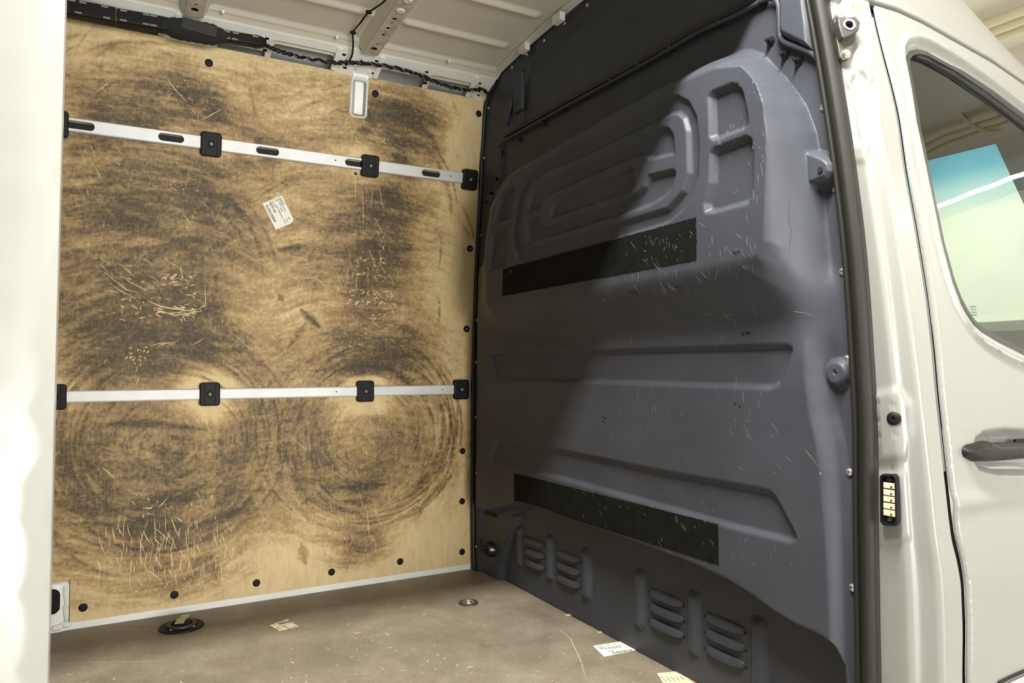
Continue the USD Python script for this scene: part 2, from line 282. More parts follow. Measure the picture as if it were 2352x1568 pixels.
def bulk_h(Y, Z):
    P = np.stack([Y, Z], -1); h = np.zeros(Y.shape)
    def step(poly, amt, w, out=0.0):
        nonlocal h
        m = (Y > poly[:, 0].min()-.1) & (Y < poly[:, 0].max()+.1) & (Z > poly[:, 1].min()-.1) & (Z < poly[:, 1].max()+.1)
        if m.any(): h[m] += amt*sst(sdf(P[m], poly)/w + .5 - out)
    t = blend(P, U_out, U_in); sm = sst((sdf(P, M_out)+.010)/(.045-.011*sst((.62-Z)/.3)))
    base = LB*sst(sdf(P, LZ)/.02+.3); base = base*(1-.7*sst(sdf(P, LEG)/.03+.5))
    hm = base + (HM-base)*sm
    h = np.where(t > 0, np.maximum(hm, HU*t + HM*sst((sdf(P, U_out))/.05)*(1-t)*.6), hm)
    h = np.where(t > 0, np.maximum(h, hm*(1-t) + HU*t), h)
    step(W_A, -.011, .012); step(W_B, .011, .012); step(C_o, -.013, .016)
    d = np.zeros(Y.shape); mC = sdf(P, C_o)
    ring = np.minimum(sst(sdf(P, C_d)/.014+.5), 1-sst(sdf(P, C_r)/.014+.5)); tabs = np.maximum(sst(sdf(P, TabL)/.012+.5), sst(sdf(P, TabR)/.012+.5))*sst(mC/.016+.5)*(1-sst(sdf(P, C_r)/.014+.5))
    h += .013*np.maximum(ring, tabs)
    for p in (P1, P2, P3, P4): step(p, -.016, .016)
    for p in (R1, R2): step(p, -.012, .015)
    step(UP, .028, .022); step(TOP, -.008, .012)
    # flat-topped corner boss with a hole, round boss
    b = sst(sdf(P, TRI)/.016+.5); h = np.where(b > 0, h*(1-b) + b*np.maximum(h*.15, .034), h)
    c = bulkp(1914, 857, .022)[1:]; r = np.hypot(Y-c[0], Z-c[1]); b = sst((.026-r)/.014+.5); h = np.where(b > 0, np.maximum(h, b*.017), h)
    b = sst((.0035-np.hypot(Y-c[0]-.001, Z-c[1]-.001))/.003+.5); h -= .004*b
    # slow waviness of the moulded sheet and the wrinkle under the lower tape
    h += .0016*(meshkit.noise(np.stack([Y*7, Z*7, Y*0], -1), 3)-.5)
    c = bulkp(1545, 1283, .03)[1:]; h += .006*np.exp(-((Y-c[0])/.03)**2-((Z-c[1])/.02)**2)*np.sign(Y-c[0]+.004)*.5
    return h
NU, NV = 440, 560
zz = np.linspace(-.05, 1.955, NV); ss = np.linspace(0, 1, NU)**1.25
Er = np.array([seal_l(min(z, 1.62)) + max(0, z-1.62)*.16 for z in zz])-.004; El = np.array([bulk_l(z) for z in zz])
YY = Er[None]*(1-ss[:, None]) + El[None]*ss[:, None]; ZZ = np.repeat(zz[None], NU, 0)
HH = bulk_h(YY, ZZ)
from scipy.ndimage import gaussian_filter
_c = bulkp(1880, 712, .03)[1:]; _w = np.exp(-((YY-_c[0])/.09)**4-((ZZ-_c[1])/.075)**4); HH = HH*(1-_w) + gaussian_filter(HH, (9, 6))*_w
bulk = thing('bulkhead', 'dark blue-grey moulded bulkhead wall with ribs, recesses and louvers, closing off the cab', 'bulkhead')
sheet = flip_if(gridmesh(np.stack([-HH, YY, ZZ], -1)), (-1, 0, 0))
obj('moulded_sheet', sheet, 'bulk_plastic', bulk, smooth=True)
BH = lambda y, z: float(bulk_h(np.array([[y]]), np.array([[z]]))[0, 0])
def bulkon(px, py, guess=.03):
    h = guess
    for _ in range(6): p = bulkp(px, py, h); h = .4*h + .6*BH(p[1], p[2])
    return bulkp(px, py, h)
# edge profile along the left side, seam bead
obj('edge_strip', tube(np.array([[-.006, bulk_l(z)-.004, z] for z in np.linspace(0, 1.93, 60)]), .009, 8), 'bulk_dark', bulk, smooth=True)
seam = [(1119, 470), (1150, 400), (1146, 378), (1149, 350), (1146, 338), (1162, 321), (1290, 250), (1400, 190), (1500, 135), (1600, 77), (1700, 30), (1752, 1), (1774, -4), (1788, 14), (1790, 50), (1790, 78), (1797, 92), (1830, 108), (1868, 125), (1884, 142)]
obj('seam_bead', tube(np.array([bulkp(x, y, .012) for x, y in seam]), .006, 10, n=200), 'bulk_plastic', bulk, smooth=True)
obj('seam_bead', tube(np.array([bulkp(x-2, y-9, .008) for x, y in seam[5:12]]), .007, 8, n=80), 'bulk_dark', bulk, smooth=True)
# louvers and upright ribs in the lower zone
def louver(x0, y0, x1, y1, w):
    a, b = bulkp(x0, y0, LB), bulkp(x1, y1, LB); L = abs(a[1]-b[1]); mid = (a+b)/2; mid[2] = .5*(a[2]+b[2])
    u = np.linspace(0, 1, 26); v = np.linspace(0, 1, 9); Uu, Vv = np.meshgrid(u, v, indexing='ij')
    end = np.sqrt(np.clip(1-np.abs(2*Uu-1)**3.2, 0, 1)); hgt = .014*end*np.sqrt(np.clip(1-(1-Vv)**2, 0, 1))
    yy = mid[1] + L*(.5-Uu); z = mid[2] + w*.5 - w*Vv*(.45+.55*end) - w*.25*(1-end)
    top = flip_if(gridmesh(np.stack([-LB-hgt-.001, yy, z], -1)), (-1, 0, .4))
    # turned-in lower lip
    lip = np.stack([np.stack([-LB-hgt[:, -1]-.001, yy[:, -1], z[:, -1]], -1), np.stack([-LB-hgt[:, -1]*.1, yy[:, -1], z[:, -1]+.004*end[:, -1]], -1)], 1)
    lv = obj('louver', [top, gridmesh(lip), gridmesh(lip, True)], 'bulk_plastic', bulk, smooth=35)
    for bb in [bx(-LB-.0015, -LB+.002, y-.0028, y+.0028, zz_-.004, zz_+.003) for y, zz_ in ((yy[0, -1]+.002, z[0, -1]), (yy[-1, -1]-.002, z[-1, -1]))]: obj('louver_slot', bb, 'black_hole', lv)
def C7(x, y): return 1150+x/3.752, 1150+y/3.752
for (xa, ya, xb, yb) in [(213, 330, 378, 398), (213, 425, 378, 498), (213, 520, 380, 598), (490, 448, 684, 530), (490, 552, 684, 638), (490, 658, 684, 750), (1290, 785, 1575, 908), (1290, 910, 1577, 1038), (1290, 1040, 1578, 1168), (1770, 990, 2104, 1140), (1770, 1128, 2108, 1288), (1772, 1268, 2108, 1436)]:
    (x0, y0), (x1, y1) = C7(xa, ya), C7(xb, yb); louver(x0, y0-4, x1, y1-4, .020)
def rib(xc, yt, yb, wpx):
    p, q = bulkp(xc, yt, LB), bulkp(xc, yb, LB); w = abs(bulkp(xc-wpx/2, yt, LB)[1]-bulkp(xc+wpx/2, yt, LB)[1])
    P = rrect(w, p[2]-q[2], w*.42); u, v = np.meshgrid(np.linspace(-.6*w, .6*w, 26), np.linspace(-.53, .53, 60)*(p[2]-q[2]), indexing='ij')
    d = sdf(np.stack([u, v], -1), P); h = .016*sst(d/(w*.5)+.2)*np.where(v < -.36*(p[2]-q[2]), sst((v+.53*(p[2]-q[2]))/(.17*(p[2]-q[2]))), 1) - .0012
    obj('rib', flip_if(gridmesh(np.stack([-LB-h, p[1]+u, (p[2]+q[2])/2+v], -1)), (-1, 0, 0)), 'bulk_plastic', bulk, smooth=True)
for xa, yt, yb, wp in [(172, 215, 575, 42), (430, 285, 705, 72), (745, 400, 870, 92), (1205, 578, 1112, 105), (1672, 765, 1345, 125)]:
    x, y0 = C7(xa, yt); _, y1 = C7(xa, yb); rib(x, y0, y1, wp/3.752)
rib(1744, 1413, 1598, 42)
# hole in the corner boss
p = bulkon(1885, 390, .06); obj('boss_hole', put(m3.Manifold.cylinder(.002, .006, .006, 24), frame_bulk(p+np.array([-.0008, 0, 0]))), 'black_hole', bulk)
# screws and black pins
def screw(px, py, r, m='screw_steel', guess=.0, nm='screw'):
    p = bulkon(px, py, guess); s = r/.0085
    hd = lathe([(0, .0035*s), (.0012*s, .0035*s), (.0016*s, .0018*s), (.003*s, .0018*s), (.0034*s, .0052*s), (.0055*s, .0048*s), (.0078*s, .003*s), (.0085*s, .0008*s), (.0085*s, -.002)], 22)
    obj(nm, put(hd, frame_bulk(p)), m, bulk, smooth=30)
for x, y in [(1870, 72), (1892, 247), (1919, 434), (1936, 624), (1946, 824), (1951, 1084), (1957, 1349)]: screw(x, y, .0078)
for x, y in [(1122, 248), (1112, 363), (1105, 444), (1103, 540), (1098, 639), (1096, 735), (1094, 832), (1093, 958), (1094, 1086), (1094, 1255), (1349, 12), (1297, 54), (1250, 93), (1210, 125), (1176, 155)]: screw(x, y, .0062)
def pin(px, py, s=1.0):
    p = bulkon(px, py, 0.0)
    hd = lathe([(0, .019*s), (.003*s, .0185*s), (.0048*s, .016*s), (.005*s, .012*s), (.0035*s, .0115*s), (.0035*s, .0085*s), (.0075*s, .008*s), (.0078*s, .0055*s), (.005*s, .005*s), (.0105*s, .0032*s), (.0108*s, .001), (.0108*s, -.001)], 20)
    obj('push_pin', put(hd, frame_bulk(p)), 'pin_black', bulk, smooth=40)

for x, y in [(1757, 8), (1772, 95), (1805, 126), (1836, 140), (1657, 54), (1546, 111), (1474, 150), (1409, 186), (1351, 221), (1299, 253), (1253, 284), (1196, 322), (1153, 351), (1146, 411), (1132, 445), (1121, 466)]: pin(x, y)
for x, y in [(1196, 193), (1190, 258)]: pin(x, y, .8)
# raised upright strap at the top left, angled flute beside it
st = Q([(1186, 172), (1204, 160), (1204, 250), (1182, 264)], 0); w = st[:, 0].max()-st[:, 0].min()
obj('strap', put(puck(rrect(w*.9, st[:, 1].max()-st[:, 1].min(), .01), .012, .005), frame_bulk(np.array([0, st[:, 0].mean(), st[:, 1].mean()]))), 'bulk_plastic', bulk, smooth=30)
fl = [bulkp(1183, 212, .002), bulkp(1172, 245, .01), bulkp(1160, 286, .004)]
obj('flute', tube(np.array(fl), [.001, .012, .014], 10), 'bulk_plastic', bulk, smooth=True)
# round black knob by the floor at the far corner
p = bulkon(1131, 1260, -.02); k = thing('round_knob', 'small round black ribbed knob low on the bulkhead in the far corner', 'knob')
obj('knob_base', put(lathe([(0, .028), (.022, .028), (.026, .022), (.030, .004), (.034, .0), (.034, -.002)], 32), frame_bulk(p)), 'pin_black', k, smooth=30)
obj('knob_ring', put(trimesh.creation.torus(.017, .0035, 28, 10), (p+np.array([-.028, 0, 0]),)+frame_bulk(p)[1:]), 'black_plastic', k, smooth=True)
for a in range(4): obj('knob_rib', put(m3.Manifold.cube([.030, .005, .006], True).rotate([0, 0, a*45]).translate([0, 0, .029]), frame_bulk(p)), 'cast_metal' if a == 1 else 'black_plastic', k)
# scratches worn into the plastic
def bulk_mark(pts, w, guess=HM):
    P = [bulkon(x, y, guess)+np.array([-.0006, 0, 0]) for x, y in pts]; return ribbon(np.array(P), w, np.array([-1., 0, 0]))
sc = []
def scat(x0, y0, x1, y1, n, ang, spread, l0, l1, guess, w=.0012, curve=.15, out=sc, fn=bulk_mark):
    for _ in range(n):
        x, y = rng.uniform(x0, x1), rng.uniform(y0, y1); a = math.radians(ang+rng.normal(0, spread)); L = rng.uniform(l0, l1)*rng.uniform(.5, 1)
        k = rng.normal(0, curve); t = np.linspace(-.5, .5, 5); out.append(fn([(x+L*s*math.cos(a+k*s), y+L*s*math.sin(a+k*s)) for s in t], w*rng.uniform(.6, 1.3), guess))
scat(1610, 500, 1740, 640, 26, 80, 22, 10, 44, HU); scat(1640, 285, 1760, 345, 18, 75, 25, 5, 26, HU); scat(1640, 340, 1760, 470, 14, 85, 20, 6, 42, HU)
scat(1450, 620, 1640, 680, 16, 65, 12, 10, 40, HU-.02); scat(1440, 700, 1800, 800, 12, 75, 25, 10, 40, HM, .0009); scat(1400, 880, 1760, 960, 14, 85, 12, 12, 60, HM, .0009)
scat(1380, 930, 1800, 1060, 14, 70, 30, 6, 25, HM, .0009); scat(1660, 1210, 1820, 1300, 14, 80, 20, 6, 24, HM); scat(1700, 960, 1880, 1090, 8, 55, 18, 15, 50, HM, .0009)
scat(1690, 160, 1750, 330, 16, 80, 30, 3, 9, HU, .002); scat(1300, 620, 1450, 690, 8, 75, 20, 5, 16, HU)
scat(1500, 715, 1720, 725, 3, -8, 5, 30, 60, HM, .0008)
sc.append(bulk_mark([(1848, 1030), (1858, 1042), (1870, 1058), (1883, 1074)], .0018)); sc.append(bulk_mark([(1780, 716), (1810, 714), (1850, 718), (1874, 728)], .0009))
sc.append(bulk_mark([(1883, 1083), (1885, 1088), (1887, 1091)], .006)); sc.append(bulk_mark([(1819, 295), (1821, 310)], .0012, .08))
obj('scratch_mark', sc, 'scratch_grey', bulk, kind='stuff', label='pale scratches in the dark plastic')
dk = []
for x, y, n in [(1716, 768, 6), (1694, 930, 2), (1452, 668, 4), (1560, 660, 4), (1690, 580, 3), (1390, 965, 3)]:
    for _ in range(n): dx, dy = rng.normal(0, 5, 2); dk.append(bulk_mark([(x+dx-3, y+dy-3), (x+dx, y+dy), (x+dx+4, y+dy+3)], .004, HM if y > 700 else HU))
for _ in range(9): x = rng.uniform(1775, 1850); dk.append(bulk_mark([(1815+rng.normal(0, 2), 440+i*40+rng.normal(0, 3)) for i in np.linspace(0, 4, 6)], .0007, .08)) if _ < 1 else None
dk.append(bulk_mark([(1779, 360), (1781, 400), (1783, 448)], .0008, .1))
obj('dark_scuff', [d for d in dk if d is not None], 'black_hole', bulk, kind='stuff', label='small black scuffs in the plastic')

# black anti-slip strips stuck across the bulkhead
def tape(label, quad, guess, rag):
    tl, tr, br, bl = [np.array(q, float) for q in quad]; nu, nv = 160, 26
    P = np.zeros((nu, nv, 3))
    Yz = []
    a, b, c_, d = [bulkon(*q, guess)[1:] for q in (tl, tr, br, bl)]
    for i, u in enumerate(np.linspace(0, 1, nu)):
        for j, v in enumerate(np.linspace(0, 1, nv)): Yz.append((a*(1-u)+b*u)*(1-v) + (d*(1-u)+c_*u)*v)
    Yz = np.array(Yz).reshape(nu, nv, 2)
    Yz[-1, :, 0] += rng.normal(0, rag, nv); Yz[:, 0, 1] += rng.normal(0, rag*.6, nu); Yz[:, -1, 1] += rng.normal(0, rag*.6, nu)
    h = bulk_h(Yz[..., 0], Yz[..., 1]) + .0014
    t = thing('anti_slip_strip', label, 'tape')
    top = flip_if(gridmesh(np.dstack([-h, Yz])), (-1, 0, 0)); lo = gridmesh(np.dstack([-h+.0014, Yz])); lo.invert()
    idx = np.arange(nu*nv).reshape(nu, nv); loop = np.r_[idx[:, 0], idx[-1, 1:], idx[-2::-1, -1], idx[0, -2:0:-1]]; n0 = nu*nv
    V = np.vstack([top.vertices, lo.vertices]); nx = np.roll(loop, -1); side = np.vstack([np.c_[loop, nx, nx+n0], np.c_[loop, nx+n0, loop+n0], np.c_[loop, nx+n0, nx], np.c_[loop, loop+n0, nx+n0]])
    obj('strip_sheet', trimesh.Trimesh(np.vstack([top.vertices, lo.vertices]), np.vstack([top.faces, lo.faces+n0, side]), process=False), 'black_tape', t)
    return t
t1 = tape('upper black anti-slip strip below the window-shaped recess of the bulkhead', [(1156, 618), (1599, 499), (1600, 597), (1154, 680)], HU, .0012)
ms = []; f = lambda pts, w, g: bulk_mark(pts, w, g).apply_translation([-.0014, 0, 0])
scat(1480, 530, 1595, 600, 26, 75, 30, 5, 20, HU, .0013, out=ms, fn=f); scat(1440, 560, 1520, 640, 10, 75, 15, 15, 40, HU, .0011, out=ms, fn=f)
ms.append(f([(1173, 628), (1174, 622), (1175, 618)], .006, HU))
obj('wear_mark', ms, 'scratch_grey', t1, kind='stuff', label='pale wear marks')
t2 = tape('lower black anti-slip strip slanting above the louvers of the bulkhead', [(1182, 1087), (1650, 1203), (1651, 1297), (1182, 1150)], HM, .0008)
ms = []; scat(1320, 1130, 1640, 1270, 34, 70, 25, 4, 22, HM, .0012, out=ms, fn=f); scat(1550, 1180, 1575, 1215, 4, 65, 8, 18, 30, HM, .0014, out=ms, fn=f)
obj('wear_mark', ms, 'scratch_grey', t2, kind='stuff', label='pale wear marks')

# ================================================================ plywood lined side wall
wall = thing('wall_back', 'white painted metal side wall of the van behind the plywood lining', 'wall', kind='structure')
XL, XR = -3.0, -.004
zs = np.linspace(-.03, 1.86, 60); P = np.stack([np.stack([np.full(60, x), yw(zs)+.012, zs], -1) for x in (XL, XR+.03)])
obj('inner_skin', flip_if(gridmesh(P), (0, -1, 0)), 'inner_paint', wall, smooth=True)
# sill along the floor and post by the bulkhead
zr = lambda p: wallp(*p)
def rail_z(a, b): return .5*(wallp(*a)[2]+wallp(*b)[2])
ZU, ZL = rail_z((150, 291), (1060, 409)), rail_z((150, 913), (1040, 892))
zb = np.mean([wallp(300, 1417)[2], wallp(900, 1326)[2]]); zt = np.mean([wallp(200, 54)[2], wallp(760, 163)[2], wallp(1080, 225)[2]])
obj('floor_sill', slab(sbox(XL, .0, XR, zb+.012), .010, .1, lambda v: np.c_[v[:, 0], yw(v[:, 1])-.001-v[:, 2]*.9, v[:, 1]]), 'inner_paint', wall, smooth=30)
obj('corner_post', slab(sbox(-.032, .0, .0, 1.86), .006, .06, lambda v: np.c_[v[:, 0], yw(v[:, 1])+.008-v[:, 2], v[:, 1]]), 'inner_paint', wall, smooth=30)

def stain_field(X, Z):
    """dirt rubbed into the boards, in metres on the wall"""
    S = 1/620.; x0_ = wallp(610, 700)[0]
    def C(px, py): p = wallp(px, py); return p[0], p[2]
    d = np.zeros(X.shape)
    def blob(px, py, sx, sy, a, p=2.0, src=None):
        nonlocal d
        x, z = C(px, py); d = d + a*np.exp(-(np.abs((X-x)/(sx*S))**p + np.abs((Z-z)/(sy*S))**p))
    # broad brown rub zones of the two columns
    for b in [(340, 215, 200, 90, .46), (440, 205, 70, 40, .35), (470, 260, 75, 26, .30), (310, 300, 240, 60, .42), (330, 470, 230, 120, .54), (480, 430, 80, 60, .34), (420, 430, 60, 26, .25), (480, 385, 60, 16, .3), (330, 510, 70, 18, .35), (480, 480, 90, 60, .16),
              (330, 640, 210, 100, .52), (340, 700, 160, 60, .36), (380, 780, 180, 60, .62), (300, 830, 140, 50, .25), (360, 860, 200, 26, .2), (440, 790, 110, 30, .2), (200, 560, 130, 220, .14), (180, 1080, 70, 160, .34),
              (390, 1000, 240, 130, .46), (390, 1110, 200, 90, .40), (360, 1140, 190, 30, .22), (400, 1210, 190, 40, .34), (370, 1270, 165, 75, .50), (350, 1340, 130, 26, .22), (560, 1000, 60, 150, .20),
              (880, 250, 150, 60, .34), (920, 310, 110, 85, .52), (930, 260, 80, 20, .3), (850, 330, 160, 40, .2), (890, 450, 95, 65, .70), (900, 500, 70, 60, .30), (860, 560, 130, 95, .52), (840, 640, 120, 85, .50), (880, 600, 60, 60, .22), (850, 720, 110, 60, .44),
              (850, 800, 175, 55, .62), (850, 840, 170, 26, .35), (940, 780, 100, 50, .2), (720, 480, 120, 140, .13), (650, 360, 200, 60, .10), (630, 570, 140, 60, .12),
              (860, 990, 190, 120, .40), (860, 1085, 130, 45, .46), (950, 1020, 90, 110, .18), (830, 1150, 120, 50, .26), (830, 1230, 78, 50, .48), (830, 1275, 60, 24, .28), (690, 1020, 70, 140, .32), (600, 330, 90, 26, .1), (700, 200, 120, 40, .12)]:
        blob(*b)
    # lighter, protected spots
    for b in [(483, 300, 58, 38, -.5), (483, 360, 40, 20, -.4), (846, 350, 55, 30, -.45), (846, 405, 50, 24, -.4), (480, 880, 60, 30, -.55), (480, 935, 55, 40, -.4), (835, 872, 55, 24, -.5), (850, 930, 60, 26, -.3), (133, 270, 60, 50, -.4), (640, 490, 46, 46, -.15), (820, 960, 90, 50, -.16), (130, 900, 50, 40, -.4), (600, 940, 40, 60, .08), (1040, 330, 40, 60, -.2)]: blob(*b)
    d = np.clip(d, 0, 1.2)
    # streaks: gentle arcs above, closed circles in the lower boards
    out = np.zeros(X.shape); wsum = np.zeros(X.shape); k = 0
    for (px, py, ws, wy) in [(380, 1010, .17, 0), (855, 1000, .17, 0), (330, 1000, .0, 1), (800, 1050, .0, 2), (390, 640, .13, 0), (870, 700, .13, 0)]:
        x, z = C(px, py); r = np.hypot((X-x), (Z-z)*1.05); th = np.arctan2(Z-z, X-x); k += 1
        al = th*np.maximum(r, .1) if wy else th*.19
        al2 = np.where(al < -1.0, 0, al)
        q = .55*meshkit.fbm(np.stack([r*42+.6*meshkit.noise(np.stack([X*14, Z*14, X*0], -1), k), al*9+40, np.full(r.shape, k*3.3)], -1), 4, k) + .45*meshkit.fbm(np.stack([r*150, al*14+40, np.full(r.shape, k*7.1)], -1), 3, k+20)
        w = (np.exp(-(r/ws)**2)*1.2*sst(r/.13) if not wy else (.35*sst((x0_-X)/.2+.5) if wy == 1 else .35*sst((X-x0_)/.2+.5)))+1e-6; out += w*q; wsum += w
    st = out/wsum; big = meshkit.fbm(np.stack([X*9, Z*9, X*0], -1), 5, 77); fine = meshkit.fbm(np.stack([X*30, Z*90, X*0], -1), 4, 55); mid = meshkit.fbm(np.stack([X*26, Z*34, X*0], -1), 4, 31)
    lines = meshkit.fbm(np.stack([X*11, Z*75+6*meshkit.noise(np.stack([X*5, Z*5, X*0], -1), 12), X*0], -1), 4, 21)
    streak = (.25+.95*np.clip((st-.34)/.30, 0, 1.1))*(.55+.7*np.clip((lines-.26)/.42, 0, 1))
    a = d*(.34 + .85*streak)*(.74+.42*np.clip((big-.3)/.35, 0, 1))*(.85+.25*mid) + .75*np.clip(d-.5, 0, 1)*streak + .07*np.clip((st-.44)/.2, 0, 1)*np.clip((big-.36)*4, 0, 1)
    # single arcs left by something turning against the boards
    def arc(px, py, r, t0, t1, w, s, el=1.0):
        nonlocal a
        x, z = C(px, py); rr = np.hypot(X-x, (Z-z)*el); th = np.degrees(np.arctan2((Z-z)*el, X-x)) % 360
        mid = ((t0+t1)/2) % 360; half = (t1-t0)/2; dt = np.abs((th-mid+180) % 360-180)
        e = np.clip((half-dt)/12, 0, 1); m = np.abs(rr-r*S) < 4*w*S
        a[m] = a[m] + (1.35*s*e*np.exp(-((rr-r*S)/(w*S))**2)*(.35+1.1*np.clip((fine-.3)*2.2, 0, 1)))[m]
    R = np.random.default_rng(11)
    for _ in range(150):
        side = R.integers(2); px, py = ((395, 1020), (855, 990))[side]; r = R.normal(195, 26) if R.random() < .6 else R.uniform(90, 220); t0 = R.uniform(0, 360)
        arc(px+R.normal(0, 12), py+R.normal(0, 14), r, t0, t0+R.uniform(25, 110), R.uniform(.9, 3.2), R.uniform(.08, .34))
    for _ in range(150):
        side = R.integers(2); px, py = ((330, 640), (840, 640), (350, 320), (850, 420))[R.integers(4)]; t0 = R.uniform(-20, 150)
        arc(px+R.normal(0, 40), py+R.normal(0, 40), R.uniform(90, 260), t0, t0+R.uniform(10, 45), R.uniform(.9, 3.5), R.uniform(.06, .26))
    for q in [(855, 985, 178, 300, 395, 5, .42), (855, 985, 190, 180, 262, 3, .3), (850, 960, 140, 195, 240, 6, .3), (395, 985, 192, 150, 215, 4, .32), (400, 1000, 205, 285, 330, 5, .5), (850, 1010, 190, 250, 290, 2.5, .35), (850, 1000, 165, 20, 110, 7, .3), (850, 1000, 182, 35, 140, 6, .34), (850, 1000, 150, 40, 130, 10, .3),
              (400, 1010, 205, 35, 140, 10, .25), (400, 1010, 225, 30, 120, 6, .2), (860, 480, 190, -5, 60, 5, .25), (860, 480, 205, 5, 70, 3, .25), (860, 420, 175, 20, 80, 6, .25), (380, 620, 190, 10, 60, 5, .3), (370, 640, 180, 20, 75, 4, .25)]: arc(*q)
    # dark single rubs
    def rub(x0, y0, x1, y1, w, s):
        nonlocal a
        p, q = np.array(C(x0, y0)), np.array(C(x1, y1)); e = q-p; L2 = e@e; t = np.clip(((X-p[0])*e[0]+(Z-p[1])*e[1])/L2, 0, 1)
        dd = np.hypot(X-p[0]-t*e[0], Z-p[1]-t*e[1]); m = dd < 3*w*S; a[m] = a[m] + (1.7*s*np.exp(-(dd/(w*S*(.3+1.2*np.sin(np.pi*np.clip(t, .05, .95)))))**2)*(.4+fine))[m]
    for q in [(445, 1208, 555, 1165, 5, .6), (690, 712, 730, 750, 5, .6), (660, 800, 700, 745, 5, .3), (255, 972, 380, 972, 6, .5), (300, 968, 470, 985, 4, .3), (330, 1150, 470, 1142, 5, .4), (290, 1215, 400, 1215, 6, .45), (300, 1190, 380, 1186, 4, .4), (780, 1118, 880, 1112, 6, .5), (790, 1150, 850, 1150, 6, .35), (400, 220, 460, 215, 14, .4), (470, 262, 530, 285, 9, .4), (430, 428, 470, 422, 10, .35), (540, 470, 558, 505, 5, .4), (500, 455, 550, 478, 5, .35), (270, 465, 330, 470, 5, .4), (585, 335, 600, 318, 5, .4), (590, 370, 640, 375, 5, .3), (480, 575, 540, 545, 5, .35), (640, 575, 700, 565, 4, .4), (640, 680, 648, 690, 5, .5), (840, 250, 860, 300, 6, .25), (880, 245, 930, 250, 7, .5), (900, 270, 960, 285, 7, .45), (820, 300, 850, 305, 5, .5), (880, 440, 920, 470, 14, .45), (905, 360, 930, 375, 10, .45), (870, 800, 940, 820, 8, .3), (770, 850, 900, 845, 8, .4), (690, 1160, 720, 1130, 4, .2), (490, 1290, 500, 1330, 6, .2), (690, 1250, 700, 1290, 8, .18), (160, 770, 250, 740, 5, .2), (130, 620, 260, 615, 4, .25)]: rub(*q)
    # cross ticks by the right circle
    for i in range(16):
        x = 962+i*4.6; y = 1158-i*5+R.normal(0, 2); rub(x, y, x+3, y+16, 1.6, .3)
    n2 = meshkit.fbm(np.stack([X*140, Z*140, X*0], -1), 3, 91)
    return np.clip(1-np.exp(-1.65*np.maximum(a, 0)*(.40+1.15*n2)), 0, 1)
class PlaneZ: pass
def panel(label, outline, zlo, zhi):
    """outline in (X,z); returns the thing"""
    t = thing('plywood_panel', label, 'plywood panel', 'plywood lining panels')
    res = .0028; x0, x1 = outline.bounds[0], outline.bounds[2]
    xf = -1.50; xs = np.r_[np.linspace(x0, xf, 12)[:-1], np.arange(xf, x1, res), x1]; zs = np.linspace(zlo, zhi, int((zhi-zlo)/res)+2)
    X, Z = np.meshgrid(xs, zs, indexing='ij'); st = stain_field(X, Z)
    top = gridmesh(np.stack([X, yw(Z)-.0096, Z], -1))
    import shapely
    ctr = top.triangles_center; ok = shapely.contains_xy(outline.buffer(-.0005), ctr[:, 0], ctr[:, 2]); top.update_faces(ok)
    flip_if(top, (0, -1, 0))
    kp = np.unique(top.faces); mp_ = np.zeros(len(top.vertices), int); mp_[kp] = np.arange(len(kp)); top = trimesh.Trimesh(top.vertices[kp], mp_[top.faces], process=False)
    core = slab(outline, .009, .05, lambda v: np.c_[v[:, 0], yw(v[:, 1])-v[:, 2], v[:, 1]])
    m = trimesh.Trimesh(np.vstack([top.vertices, core.vertices]), np.vstack([top.faces, core.faces+len(top.vertices)]), process=False)
    obj('board', m, 'plywood', t, smooth=True, prim={'stain': np.r_[st.ravel()[kp], np.full(len(core.vertices), .25)]})
    return t
XE = .5*(wallp(1082, 1000)[0]+wallp(1078, 1200)[0])
def rc(x0, z0, x1, z1, r=.02): return sbox(x0+r, z0+r, x1-r, z1-r).buffer(r, quad_segs=6)
xbl, zbl = wallp(160, 1400)[0], wallp(158, 1330)[2]
lower = unary_union([rc(XL, zbl, XE, ZL-.001, .015), rc(xbl, zb, XE, ZL-.01, .015), sbox(XL, zbl, XE-.02, ZL-.02).difference(sbox(XL, 0, xbl+.001, zbl+.02))])
lower = unary_union([rc(XL, zbl, XE, ZL-.0008, .012), rc(xbl, zb, XE, ZL-.0008, .012)]).buffer(-.004).buffer(.004)
pl3 = panel('lower plywood panel with two big circular scuffs, between lower rail and floor', lower, zb, ZL)
middle = rc(XL, ZL+.0008, XE, ZU-.0008, .015)
pl2 = panel('middle plywood panel with a white sticker, between the two rails', middle, ZL, ZU)
xbr, zbr = wallp(822, 230)[0], wallp(822, 272)[2]
upper = rc(XL, ZU+.0008, .5*(wallp(1110, 240)[0]+XE)+.004, zt, .02)
notch = rc(wallp(802, 230)[0]-.004, zbr, wallp(846, 230)[0]+.006, zt+.05, .012)
upper = upper.difference(sbox(wallp(806, 230)[0], zbr+.012, wallp(842, 230)[0], zt+.05).buffer(-.006).buffer(.006))
pl1 = panel('upper plywood panel under the roof rail, above the slotted rail', upper, ZU, zt)
def rivet(par, px, py, m='black_plastic', r=.0125):
    p = wallp(px, py); hd = lathe([(0, .0045), (r*.25, .0045), (r*.33, .0032), (r*.6, .0034), (r*.85, .0022), (r, .0003), (r, -.003)], 22)
    obj('rivet' if m == 'black_plastic' else 'hole_plug', put(hd, frame_wall(p, .0098)), m, par, smooth=30)
for x, y in [(479, 146), (860, 216), (1097, 262)]: rivet(pl1, x, y)
